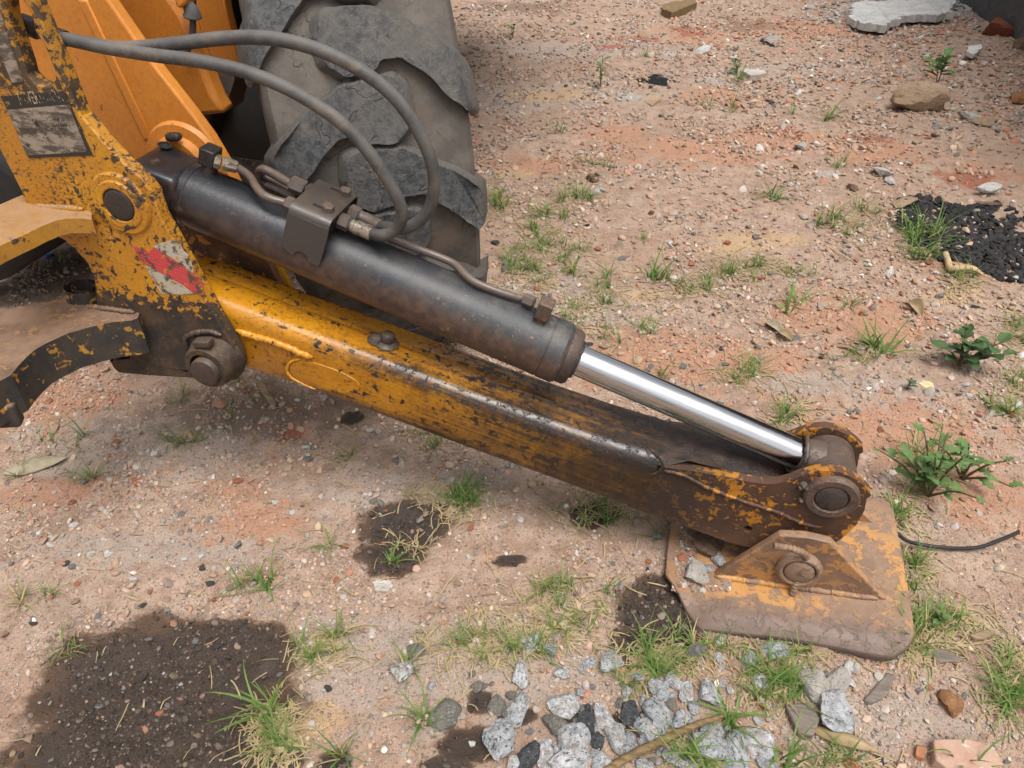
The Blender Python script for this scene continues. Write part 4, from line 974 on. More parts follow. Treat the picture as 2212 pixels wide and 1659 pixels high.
def m_granite():
    g = G('granite'); ob = g.obj(); rd = g.rand()
    cv = g.n('ShaderNodeCombineXYZ'); g.put(cv.inputs[0], g.math('MULTIPLY', rd, 37)); g.put(cv.inputs[1], g.math('MULTIPLY', rd, 91))
    ad = g.n('ShaderNodeVectorMath', operation='ADD'); g.put(ad.inputs[0], ob); g.put(ad.inputs[1], cv.outputs[0]); v = ad.outputs[0]
    tone = g.rng(rd, 0, 1, .75, 1.1, False)
    a = g.noise(3.2, 4, .7, v); b = g.noise(4.6, 5, .75, g.vec(v, loc=(5, 2, 9)))
    col = g.mix(g.rng(a, .42, .58), (.60, .61, .62), (.38, .39, .40))
    col = g.mix(g.rng(b, .54, .60), col, (.10, .105, .115))
    col = g.mix(g.rng(g.noise(1.3, 3, .6, g.vec(v, loc=(1, 7, 3))), .56, .7, 0, .6), col, (.32, .26, .20))
    mul = g.mix(1.0, col, (1, 1, 1), 'MULTIPLY'); n = g.t.nodes[-1]
    cb_ = g.n('ShaderNodeCombineColor'); [g.put(cb_.inputs[i], tone) for i in range(3)]; g.put(n.inputs[7], cb_.outputs[0])
    du = g.math('MULTIPLY', g.rng(g.noise(1.6, 4, .65, g.vec(v, loc=(9, 1, 2))), .42, .62), g.rng(rd, .15, .9, .0, .5))
    mul = g.mix(du, mul, (.34, .255, .185))
    return g.done(mul, .8, 0, g.bump(g.noise(6, 5, .7, v), .6, .1), .35)
M['granite'] = m_granite()
def m_stone(nm, c, c2, c3=None, sc=1.5):
    g = G(nm); ob = g.obj(); v = ob
    col = g.mix(g.rng(g.noise(sc, 6, .7, v), .36, .64), c, c2)
    if c3: col = g.mix(g.rng(g.noise(sc * 2.2, 6, .72, g.vec(v, loc=(4, 4, 1))), .56, .64), col, c3)
    return g.done(col, .88, 0, g.bump(g.noise(sc * 4, 6, .75, v), .6, .08), .3)
M['granite_wet'] = m_stone('oily_granite', (.075, .08, .085), (.035, .036, .038), (.24, .24, .24), 2.6)
M['granite_dirty'] = m_stone('dusty_granite', (.22, .20, .165), (.13, .125, .11), (.34, .33, .31), 2.4)
M['limestone'] = m_stone('pale_stone', (.50, .46, .41), (.40, .36, .31), (.28, .24, .20))
M['tanrock'] = m_stone('tan_rock', (.42, .30, .20), (.35, .24, .155), (.24, .15, .09))
M['orangerock'] = m_stone('orange_rock', (.36, .18, .08), (.28, .13, .055), (.42, .26, .13))
M['redrock'] = m_stone('red_rock', (.24, .075, .038), (.18, .055, .03), (.12, .045, .03))
M['brickstone'] = m_stone('broken_brick', (.42, .17, .09), (.34, .125, .065), (.40, .27, .19))
M['greystone'] = m_stone('grey_stone', (.23, .215, .20), (.16, .15, .14), (.30, .28, .25))
M['whitestone'] = m_stone('white_stone', (.66, .64, .60), (.52, .50, .47), (.40, .37, .33))
M['brownstone'] = m_stone('brown_stone', (.21, .135, .09), (.16, .10, .068), (.27, .19, .13))
M['darkstone'] = m_stone('dark_stone', (.075, .068, .062), (.05, .045, .042), (.13, .11, .095))
ROCK = [rockshape(3, 500 + i, 9, .45, .80, .85) for i in range(14)]
_rm = {}
def rock_mesh(k, mat, nm):
    if (k, mat, nm) not in _rm:
        v, f = ROCK[k % len(ROCK)]; _rm[(k, mat, nm)] = mesh_of(nm, v, f, mat, 22)
    return _rm[(k, mat, nm)]
def rock(nm, v, w, h, mat, lab, cat_, group=None, k=None, sink=.35, flat=1.0, yaw=None, base=None):
    """stone lying on the ground; w,h = its apparent size in survey pixels"""
    p = onZ(v[0], v[1] + h * .15, base or 0.0); d = np.linalg.norm(p - C0) ; s = w / FPX * np.dot(p - C0, FWD) * .5
    o = link(bpy.data.objects.new(nm, rock_mesh(k if k is not None else random.randrange(14), mat, nm)))
    asp = min(1.5, max(.55, h / w * 1.25))
    o.scale = (s * 1.32, s * 1.32 * asp, s * .85 * min(asp, 1.0) * flat)
    o.rotation_euler = (random.uniform(-.25, .25), random.uniform(-.25, .25), PS + (random.uniform(-.4, .4) if yaw is None else yaw))
    o.location = (p[0], p[1], (base if base is not None else hz(p[0], p[1])) + o.scale[2] * (1 - sink) * .75)
    return tag(o, lab, cat_, group)
GG = 'crushed granite stones in the patch below the stabilizer pad'
GL = 'pale speckled granite stone in the loose patch below the stabilizer pad'
gran = [(1275, 455, 130, 160), (1470, 290, 90, 90), (1545, 445, 100, 70), (1720, 380, 80, 60), (1675, 420, 50, 70), (1850, 390, 160, 100), (2030, 480, 70, 80), (1250, 660, 130, 180), (1130, 870, 180, 190), (1440, 960, 120, 140),
        (1550, 650, 180, 110), (1600, 880, 180, 200), (1800, 720, 150, 170), (1890, 850, 140, 170), (1590, 1030, 220, 150), (1800, 1040, 170, 110), (1980, 960, 90, 100), (2110, 800, 200, 170), (2160, 680, 120, 120), (2160, 560, 120, 120), (2060, 1050, 110, 80), (1230, 1040, 100, 80), (1345, 270, 110, 120)]
def gl(w, h): return ('large ' if w * h > 2600 else 'small ' if w * h < 1000 else '') + ('long ' if max(w, h) > 1.35 * min(w, h) else 'squarish ') + GL
for x, y, w, h in gran: rock('granite_stone', k7(x, y), .3385 * w, .3385 * h, 'granite', gl(.3385 * w, .3385 * h), 'stone', GG, sink=random.uniform(.3, .62))
for x, y, w, h in [(120, 515, 110, 100), (190, 480, 95, 90), (262, 525, 90, 150), (385, 545, 140, 130), (100, 640, 170, 160), (240, 700, 170, 100), (60, 745, 140, 110), (400, 750, 110, 120), (390, 850, 180, 130), (545, 860, 140, 170), (685, 810, 170, 170),
                   (190, 900, 100, 90), (270, 955, 90, 60), (740, 935, 120, 80), (40, 955, 90, 60), (20, 575, 60, 80), (610, 350, 80, 100), (450, 335, 60, 60), (760, 300, 140, 90), (690, 470, 90, 80)]:
    rock('granite_stone', k8(x, y), .375 * w, .375 * h, 'granite', gl(.375 * w, .375 * h).replace('loose patch below the stabilizer pad', 'patch nearest the curled leaf' if x > 330 else 'middle of the patch below the pad'), 'stone', GG)
for x, y, w, h in [(1690, 750, 130, 160), (1310, 980, 130, 150), (1770, 880, 90, 140), (1975, 710, 140, 120)]:
    rock('granite_stone', k7(x, y), .3385 * w, .3385 * h, 'granite_wet', 'oil-darkened granite stone among the pale ones below the pad', 'stone', 'oil-darkened granite stones')
for x, y, w, h in [(1125, 640, 90, 110), (780, 690, 190, 130), (1500, 765, 160, 110), (600, 310, 100, 90), (1000, 540, 70, 60)]:
    rock('granite_stone', k7(x, y), .3385 * w, .3385 * h, 'granite_dirty', 'brownish dusty granite stone half sunk in the dirt below the pad', 'stone', 'dusty granite stones', sink=.6)
rock('granite_stone', k7(510, 425), 48, 54, 'granite', 'lone rounded granite stone lying apart in the grass', 'stone')
rock('granite_stone', k8(1110, 640), 84, 68, 'granite', 'largest granite lump next to the curled dry leaf', 'stone', k=3)
rock('limestone_block', k8(1000, 500), 66, 54, 'limestone', 'squat whitish block touching the large granite lump', 'stone', k=5)
rock('limestone_block', k8(1120, 450), 46, 82, 'limestone', 'upright whitish block beside the grass clump', 'stone', k=6)
for x, y in [(1195, 378), (1240, 400), (1190, 425), (1215, 480)]: rock('white_pebble', k8(x, y), 18, 17, 'whitestone', 'small white pebble beside the whitish blocks', 'pebble', 'white pebbles by the whitish blocks')
rock('tan_stone', k8(1015, 300), 42, 26, 'tanrock', 'flat tan stone under the front edge of the pad', 'stone')
rock('grey_stone', k8(320, 300), 46, 32, 'greystone', 'dull grey stone at the edge of the oil stain by the pad', 'stone')
rock('grey_stone', k8(460, 242), 20, 18, 'whitestone', 'small pale stone touching the pad front edge', 'stone')
rock('orange_rock', k8(1790, 562), 48, 48, 'orangerock', 'rough orange brown rock lying alone right of the granite', 'rock', k=8)
rock('red_stone', k8(1225, 925), 30, 30, 'brickstone', 'brown red stone below the curled leaf', 'stone')
rock('tan_rock', kt(1815, 402), 112, 70, 'tanrock', 'big angular tan rock in front of the leafy weed', 'rock', k=2, yaw=.2, flat=1.1)
rock('red_rock', kt(2095, 158), 68, 50, 'redrock', 'rounded dark red rock by the wall corner', 'rock', k=4)
rock('brown_rock', kt(2185, 215), 44, 40, 'brownstone', 'brown rock next to the dark red one', 'rock', k=1)
rock('grey_rock', kt(2000, 462), 54, 36, 'limestone', 'pale grey rock right of the big tan rock', 'rock', k=9)
rock('tan_stone', kt(2052, 482), 40, 28, 'tanrock', 'tan stone leaning on the pale grey rock', 'stone', k=7)
rock('flat_rock', kt(1740, 785), 66, 30, 'tanrock', 'flat tan flake beside the asphalt patch', 'rock', k=10, flat=.5)
rock('flat_rock', kt(2075, 785), 64, 28, 'brownstone', 'flat brown slab at the edge of the asphalt patch', 'rock', k=11, flat=.5)
rock('pale_stone', kt(2070, 748), 44, 24, 'whitestone', 'white stone sitting on the flat brown slab', 'stone', k=12, sink=-.3)
rock('pale_stone', kt(1350, 568), 30, 26, 'limestone', 'pale stone beside the red brick powder', 'stone')
rock('brick_lump', kt(2190, 390), 40, 32, 'orangerock', 'orange brown lump near the right of the big tan rock', 'rock')
rock('pale_stone', kt(1238, 157), 26, 24, 'limestone', 'pale stone on the dark soil heap', 'stone')
rock('white_stone', kt(962, 202), 30, 18, 'whitestone', 'white stone on the bare dirt near the wood block', 'stone')
rock('white_stone', kt(1655, 672), 34, 40, 'whitestone', 'white crumbly lump in the loose gravel', 'stone', k=13)
rock('white_stone', kt(1690, 700), 22, 26, 'whitestone', 'white crumb touching the white crumbly lump', 'stone')
rock('brown_stone', kt(1545, 740), 22, 20, 'brownstone', 'brown stone below the white lump', 'stone')
rock('red_stone', kt(540, 690), 26, 20, 'brownstone', 'brown stone near the grass strip behind the tyre', 'stone')
rock('pale_flake', kt(555, 738), 44, 24, 'limestone', 'pale flat flake lying in the grass strip', 'stone', flat=.45)
rock('grey_stone', (1420, 1160), 20, 18, 'greystone', 'grey stone under the leg', 'stone')
for x, y, w, h, m_, lb in [(340, 1080, 60, 50, 'limestone', 'pale lump of stone lying on the pad'), (480, 995, 32, 26, 'granite', 'blue grey chip on the pad under the leg'), (265, 980, 20, 34, 'brickstone', 'brick chip on the pad'),
                           (410, 920, 50, 40, 'brownstone', 'brown clod on the pad beneath the leg'), (335, 830, 36, 22, 'brownstone', 'reddish clod at the inner rim of the pad'), (490, 880, 22, 18, 'greystone', 'grey chip at the inner rim of the pad'),
                           (315, 1022, 18, 14, 'whitestone', 'white chip on the pad'), (270, 1150, 14, 12, 'whitestone', 'white crumb on the pad corner'), (245, 1160, 14, 12, 'brickstone', 'red crumb on the pad corner'), (415, 1045, 20, 20, 'granite', 'granite chip behind the pale lump on the pad')]:
    v = c6(x, y); b_ = onPad(v); rock('loose_stone', v, w, h, m_, lb, 'stone', base=float(b_[2]), sink=.25)
for _ in range(70):
    v = (random.gauss(1330, 190), random.gauss(1560, 62))
    if v[1] > 1650 or v[1] < 1420: continue
    w = random.uniform(12, 24); rock('granite_chip', v, w, w * random.uniform(.7, 1.1), random.choice(['granite', 'granite', 'granite_dirty']), 'small angular granite chip between the larger stones ' + where(*v), 'stone', 'granite chips')
# loose soil caught on the pad
P_ = []
for _ in range(2200):
    v = c6(r_.uniform(195, 560), r_.uniform(760, 1190)); q = onPad(v); P_.append(q)
P_ = np.array(P_); kp_ = fbm(P_[:, 0] * 14, P_[:, 1] * 14, 3) > .46 + .25 * sstep(.16, .30, P_[:, 0]); P_ = P_[kp_ & (P_[:, 0] > .075)]
_h = height; 
def height(X, Y): return TP[2] + .078 * (np.asarray(X) - .13)
o = scatter('pad_dirt', P_[:, 0], P_[:, 1], r_.uniform(.0015, .006, len(P_)), PAL[r_.choice(11, len(P_), p=[.08, .07, .03, .02, .1, .03, .04, .07, .36, .15, .05])] * .8, GR2[:6], M['gravel'], .3, 8)
tag(o, 'dirt and small chips lying on the rusty pad', 'dirt', kind='stuff'); height = _h

# countable pebbles
KINDS = [('grey_pebble', 'greystone', 'small grey pebble', 'pebble', 'grey pebbles on the dirt', 80), ('white_pebble', 'whitestone', 'small white stone chip', 'pebble', 'white chips on the dirt', 55),
         ('brick_chip', 'brickstone', 'small orange red brick chip', 'brick chip', 'brick chips on the dirt', 60), ('tan_pebble', 'tanrock', 'small tan pebble', 'pebble', 'tan pebbles on the dirt', 60),
         ('dark_pebble', 'darkstone', 'small dark pebble', 'pebble', 'dark pebbles on the dirt', 35)]
for nm, mt, lb, ct, gp_, n in KINDS:
    for i in range(n):
        for _ in range(40):
            vx, vy = random.uniform(10, 2200), random.uniform(60, 1640)
            q = onZ(vx, vy)
            if nm in ('brick_chip', 'white_pebble') and float(zone(q[:1], q[1:2], ST, .26)[0]) > .45 and random.random() < .8: continue
            if vx > 1010 and vy < 700 or vy > 830 + max(0, (vx - 600)) * .42 or vx > 1150 and vy < 700 + (vx - 1150) * .42: break
        rock(nm, (vx, vy), random.uniform(9, 19) * (.7 if vy < 500 else 1), random.uniform(8, 14) * (.7 if vy < 500 else 1), mt, lb + ' ' + where(vx, vy), ct, gp_)

# ------------------------------------------------------------------ slabs, bricks, wood, scraps
def chunk(nm, pts, th, mat, lab, cat_, z0=None, tilt=0.0, jag=.004, bevel=.003, up=.0, Zr=0.0):
    P = [onZ(*p, Zr)[:2] for p in pts]; c = sum(P) / len(P); out = []
    for i in range(len(P)):
        a, b = P[i], P[(i + 1) % len(P)]; m_ = max(1, int(np.linalg.norm(b - a) / .025))
        for k in range(m_): out.append(a + (b - a) * (k + random.uniform(-.3, .3) * (k > 0)) / m_ + rng.normal(0, jag, 2) * random.choice([.2, .6, 1, 1.6]))
    z = (hz(*c) if z0 is None else z0) + up
    f = [(p[0] - c[0], p[1] - c[1], th + tilt * (p[0] - c[0]) + rng.normal(0, jag * .4)) for p in out]; b_ = [(p[0] - c[0], p[1] - c[1], -.02 + tilt * (p[0] - c[0])) for p in out]
    o = mk(nm, prism3(f, b_), mat, None, 30, bevel, 2, origin=np.zeros(3)); o.location = (c[0], c[1], z); return tag(o, lab, cat_)
def m_world(nm, *cols, sc=12, bump=.6, ro=.9):
    g = G(nm); col = g.mix(g.rng(g.noise(sc, 6, .7), .35, .62), cols[0], cols[1])
    if len(cols) > 2: col = g.mix(g.rng(g.noise(sc * 2.4, 6, .72), .56, .63), col, cols[2])
    return g.done(col, ro, 0, g.bump(g.noise(sc * 6, 6, .75), bump, .006), .3)
M['brick'] = m_world('mortar_brick', (.40, .23, .16), (.46, .31, .23), (.56, .50, .45), sc=14)
M['brickred'] = m_world('red_brick', (.42, .19, .10), (.36, .15, .08), (.46, .32, .24), sc=18)
M['concrete'] = m_world('broken_concrete', (.40, .39, .37), (.50, .49, .47), (.27, .25, .23), sc=9, bump=1.0)
M['asphaltwall'] = m_world('dark_render', (.085, .082, .080), (.065, .062, .060), (.12, .115, .11), sc=6, bump=1.0)
def m_wood(nm, a, b, rot=0.0, sc=1.0):
    g = G(nm); v = g.vec(g.obj(), scale=(18 * sc, 160 * sc, 160 * sc)); n = g.noise(1, 5, .65, v)
    return g.done(g.mix(g.rng(n, .35, .65), a, b), .8, 0, g.bump(n, .6, .003), .3)
M['wood'] = m_wood('weathered_wood', (.20, .13, .075), (.30, .215, .135)); M['woodgrey'] = m_wood('grey_bark', (.13, .105, .085), (.20, .165, .135)); M['wooddark'] = m_wood('wet_wood', (.11, .070, .035), (.24, .165, .075))
M['straw'] = plain('dry_stalk', (.46, .34, .19), .7, sc=40)
chunk('brick_slab', [k8(1680, 815), k8(1890, 798), k8(2030, 850), k8(2090, 968), k8(1800, 1020), k8(1690, 930)], .022, 'brick', 'mortar-smeared brick slab set flat in the dirt', 'brick')
chunk('brick_piece', [k8(1590, 838), k8(1645, 828), k8(1650, 905), k8(1615, 915), k8(1590, 880)], .010, 'brickred', 'small red brick piece left of the mortar-smeared slab', 'brick')
chunk('concrete_slab', [kt(1560, -40), kt(1960, -40), kt(1940, 10), kt(1890, 22), kt(1800, 12), kt(1740, 20), kt(1690, 48), kt(1600, 36), kt(1550, 10)], .03, 'concrete', 'broken white concrete slab lying at the foot of the wall', 'concrete', tilt=.05, jag=.010, bevel=.004, up=.05, Zr=.16)
chunk('wood_block', [kt(805, 60), kt(850, 80), kt(870, 68), kt(938, 40), kt(936, 22), kt(860, 34), kt(815, 42)], .055, 'wooddark', 'thick brown broken piece of wood on the bare dirt', 'wood')
chunk('pale_board', [kt(1112, 288), kt(1200, 296), kt(1210, 306), kt(1150, 318), kt(1118, 300)], .012, 'limestone', 'thin pale board scrap lying in the rubble', 'scrap', up=.02)
chunk('white_shard', [kt(1975, 250), kt(1985, 228), kt(2030, 222), kt(2034, 236), kt(2000, 262)], .008, 'whitestone', 'flat white shard behind the leafy weed', 'shard', up=.03)
chunk('cream_scrap', [kt(735, 372), kt(770, 362), kt(806, 372), kt(800, 385), kt(772, 408), kt(745, 392)], .012, 'tanrock', 'crumpled cream scrap on the bare dirt', 'scrap', tilt=.2)
chunk('bark_flake', [(803, 1252), (822, 1243), (840, 1248), (846, 1258), (832, 1268), (808, 1262)], .006, 'limestone', 'cream flake lying below the small oil stain', 'flake', jag=.003, bevel=.001)
chunk('yellow_paper', [(1985, 826), (2000, 820), (2014, 824), (2018, 838), (2004, 842)], .003, M['decal'] and plain('yellow_scrap', (.52, .44, .22)), 'torn yellowish scrap near the broad-leaved weed', 'scrap', jag=.002, bevel=.0005)
chunk('bark_chip', [k8(1895, 185), k8(2000, 165), k8(2058, 185), k8(1990, 215), k8(1930, 222)], .012, 'wood', 'splintered chip of pale wood right of the pad', 'wood')
chunk('bark_strip', [k8(1280, 585), k8(1380, 470), k8(1440, 420), k8(1470, 450), k8(1400, 540), k8(1330, 605)], .008, 'woodgrey', 'grey strip of bark beside the white pebbles', 'bark')
chunk('bark_lump', [k8(830, 640), k8(960, 640), k8(1010, 700), k8(990, 800), k8(900, 790), k8(840, 720)], .022, 'woodgrey', 'dark rotten lump of wood left of the large granite lump', 'wood', jag=.006)
chunk('bark_strip', [k8(1670, 290), k8(1760, 300), k8(1880, 345), k8(1760, 352), k8(1690, 335)], .008, 'woodgrey', 'grey strip of bark in the grass right of the pad', 'bark')
def stick(nm, pts, r, mat, lab, cat_, h=0.0, seg=9):
    P = []
    for p in pts:
        q = onZ(p[0], p[1]); P.append(np.array([q[0], q[1], hz(q[0], q[1]) + (p[2] if len(p) > 2 else 0) + (r if np.isscalar(r) else max(r)) * .7]))
    Q = cat(P, 5); rr = r if np.isscalar(r) else list(np.interp(np.linspace(0, 1, len(Q)), np.linspace(0, 1, len(r)), r)); c = P[0].copy()
    v, f = tube([q - c for q in Q], rr, seg); o = mk(nm, (v, f), mat, None, 50, origin=np.zeros(3)); o.location = c; return tag(o, lab, cat_)
chunk('wood_stick', [(551, 833), (560, 828), (600, 878), (596, 886), (588, 884)], .010, 'wood', 'split piece of weathered wood on the ground under the leg', 'stick', jag=.0015)
stick('dead_stalk', [(1270, 1690), (1345, 1645, .006), (1420, 1612, .012), (1500, 1582, .016), (1560, 1555, .01)], [.006, .0075, .008, .006, .003], 'wooddark', 'thick brown dead stalk lying across the granite stones', 'stalk')
stick('root', [(2040, 555), (2045, 575, .01), (2050, 590, .012), (2075, 592, .015), (2100, 590, .01), (2120, 600)], [.012, .011, .011, .012, .01, .004], 'straw', 'pale twisted root at the edge of the asphalt patch', 'root')
stick('twig', [(1795, 755), (1830, 762, .004), (1860, 775)], [.006, .005, .003], 'wood', 'short brown twig on the bare dirt', 'twig')
stick('twig', [(1760, 520), (1800, 545, .004), (1850, 575, .004)], [.003, .0025, .0015], 'straw', 'thin straw-coloured twig left of the grass clump', 'twig')
M['wire'] = plain('black_wire', (.014, .014, .016), .45)
stick('black_wire', [(1922, 1176, .035), (1960, 1184, .02), (2040, 1190, .012), (2110, 1184, .012), (2160, 1168, .015), (2199, 1152, .02)], .0042, 'wire', 'short length of black wire reaching past the pad edge', 'wire')
M['bluecap'] = plain('blue_plastic', (.05, .13, .42), .4)
q = onZ(104, 548); o = mk('bottle_cap', lathe((0, 0, 0), (0, 0, 1), [(0, .0155), (.004, .016), (.011, .0155), (.0125, .0135), (.0128, .001)], 24), 'bluecap', None, 40, origin=np.zeros(3)); o.location = (q[0], q[1], hz(q[0], q[1])); tag(o, 'small blue bottle cap lying in the shade beyond the flanges', 'bottle cap')
w0, w1 = onZ(2094, 0, .1)[:2], onZ(2228, 97, .1)[:2]
wd = (w1 - w0) / np.linalg.norm(w1 - w0); wn_ = np.array([-wd[1], wd[0]]) * (1 if -wd[1] * 0 + wd[0] > 0 else -1)
foot = [w0 - wd * 9, w1 + wd * 3.0, w1 + wd * 3.0 + wn_ * .22, w0 - wd * 9 + wn_ * .22]
wc = sum(foot) / 4
o = mk('wall', prismZ([tuple(p - wc) for p in foot], -.1, 2.6), 'asphaltwall', None, 30, .02, 3, origin=np.zeros(3)); o.location = (wc[0], wc[1], 0); tag(o, 'dark grey rendered wall end behind the rubble', 'wall')

# ------------------------------------------------------------------ dry leaves
def leafmesh(L, W, fold=.25, curl=.3, n=10, m_=4, lobes=0, tip=1.0, seed=0):
    r = np.random.default_rng(seed); V, F = [], []
    for i in range(n + 1):
        t = i / n; w = W * math.sin(math.pi * min(.999, t ** .8)) ** .8 * (1 + (lobes and .45 * math.sin(t * math.pi * 2 * lobes))) * (1 if t < .97 else .2)
        for j in range(-m_, m_ + 1):
            u = j / m_; x = t * L; y_ = u * w; z = fold * (abs(u) ** 1.5 - (1 if fold < 0 else 0)) * w + curl * L * (t - .5) ** 2 * (-1) + curl * L * .25 + .02 * W * r.normal()
            V.append((x, y_, z))
    k = 2 * m_ + 1
    for i in range(n):
        for j in range(k - 1): F.append((i * k + j, i * k + j + 1, (i + 1) * k + j + 1, (i + 1) * k + j))
    return V, F
def m_leaf(nm, a, b, tr=.3, vein=None):
    g = G(nm); v = g.obj()
    col = g.mix(g.rng(g.noise(40, 5, .7), .35, .65), a, b)
    col = g.mix(g.rng(g.rand(), 0, 1, 0, .35, False), col, tuple(x * .6 for x in a))
    g.b.inputs['Subsurface Weight'].default_value = 0.0
    tb = g.n('ShaderNodeBsdfTranslucent'); g.put(tb.inputs['Color'], col); x = g.n('ShaderNodeMixShader'); x.inputs[0].default_value = tr
    g.t.links.new(g.b.outputs[0], x.inputs[1]); g.t.links.new(tb.outputs[0], x.inputs[2]); g.t.links.new(x.outputs[0], g.out.inputs['Surface'])
    return g.done(col, .68, 0, g.bump(g.noise(150, 3), .3, .001), .25)
M['dryleaf'] = m_leaf('dry_leaf', (.42, .32, .19), (.33, .23, .12), .15); M['paleleaf'] = m_leaf('pale_dry_leaf', (.42, .36, .25), (.33, .27, .18), .1)
def dryleaf(a, b, W, mat, lab, curl, fold, seed):
    p, q = onZ(*a), onZ(*b); d = q - p; L = np.linalg.norm(d[:2]); v, f = leafmesh(L, W, fold, curl, 14, 5, seed=seed)
    o = mk('dry_leaf', (v, f), mat, None, 60, origin=np.zeros(3)); o.location = (p[0], p[1], hz(p[0], p[1]) + .006); o.rotation_euler = (.15, 0, math.atan2(d[1], d[0])); s = o.modifiers.new('s', 'SOLIDIFY'); s.thickness = .0012
    tag(o, lab, 'leaf')
dryleaf((5, 1020), (145, 985), .024, 'paleleaf', 'large pale dry leaf in the shade beside the frame', .03, -.35, 1)
dryleaf((1750, 1572), (1900, 1622), .013, 'dryleaf', 'curled banded dry leaf below the large granite lump', .12, -.8, 2)
dryleaf((1655, 700), (1690, 725), .02, 'paleleaf', 'small crumpled pale leaf on the bare dirt', .2, .8, 3)
dryleaf((1680, 722), (1710, 742), .018, 'dryleaf', 'small crumpled tan leaf touching the pale one', .2, .8, 4)
dryleaf((1960, 655), (1990, 690), .025, 'dryleaf', 'crumpled brown leaf below the asphalt patch', .3, 1.0, 5)

# ------------------------------------------------------------------ grass
M['grass'] = m_leaf('grass_blade', (.115, .215, .045), (.18, .27, .07), .3); M['grassdry'] = m_leaf('dry_grass', (.45, .36, .20), (.36, .27, .14), .2); M['grassmix'] = m_leaf('yellowing_grass', (.20, .22, .06), (.30, .26, .09), .25)
def blades(n, lo, hi, spread, w, seed, arch=.6, dry=.2):
    r = np.random.default_rng(seed); V, F, MI = [], [], []
    for _ in range(n):
        L = r.uniform(lo, hi); az = r.uniform(0, 2 * math.pi); base = r.normal(0, spread, 2); lean = r.uniform(.35, 2.2); cv = r.uniform(.2, arch * 1.8); ns = 5
        p = np.array([base[0], base[1], -.003]); ang = math.pi / 2 - lean * .5; tw = np.array([-math.sin(az), math.cos(az), 0]); k0 = len(V); ww = w * r.uniform(.6, 1.2)
        bend = r.normal(0, .25)
        for i in range(ns + 1):
            t = i / ns; wd_ = ww * (1 - t ** 1.6) + .0002
            V += [tuple(p - tw * wd_), tuple(p + tw * wd_)]
            a2 = az + bend * t; d = np.array([math.cos(a2) * math.cos(ang), math.sin(a2) * math.cos(ang), math.sin(ang)]); p = p + d * L / ns; ang -= cv / ns * 1.3
            if p[2] < .002 and i > 1: p[2] = .002
        mi = 0 if r.random() > dry else (1 if r.random() < .6 else 2)
        for i in range(ns): F.append((k0 + 2 * i, k0 + 2 * i + 1, k0 + 2 * i + 3, k0 + 2 * i + 2)); MI.append(mi)
    me = npmesh('grass_tuft', np.array(V), np.array(F)); [me.materials.append(M[k]) for k in ('grass', 'grassdry', 'grassmix')]
    me.polygons.foreach_set('material_index', np.array(MI, dtype=np.int32)); return me
TS = [blades(9, .03, .08, .004, .0015, 300 + i, .7, .3) for i in range(6)]       # small
TM = [blades(13, .04, .12, .010, .0019, 320 + i, .7, .25) for i in range(6)]       # medium
TL = [blades(20, .07, .20, .016, .0028, 340 + i, .8, .18) for i in range(4)]        # tall
TX = [blades(8, .05, .12, .006, .0030, 360 + i, .6, .1) for i in range(4)]        # broad-bladed single plants
GT = {'s': ('small sparse grass tuft', 'small grass tufts', TS), 'm': ('spreading tuft of thin green grass', 'spreading grass tufts', TM),
      'l': ('lush long-bladed grass clump', 'lush grass clumps', TL), 'x': ('single broad-bladed grass plant', 'broad-bladed grass plants', TX)}
def tuft(kind, vx, vy, s=1.0):
    q = onZ(vx, vy); lb, gp_, ms = GT[kind]; o = link(bpy.data.objects.new('grass_tuft', random.choice(ms))); o.location = (q[0], q[1], hz(q[0], q[1])); o.rotation_euler = (0, 0, random.uniform(0, 6.28)); o.scale = [s * random.uniform(.75, 1.15)] * 3
    return tag(o, lb + ' ' + where(vx, vy), 'grass', gp_)
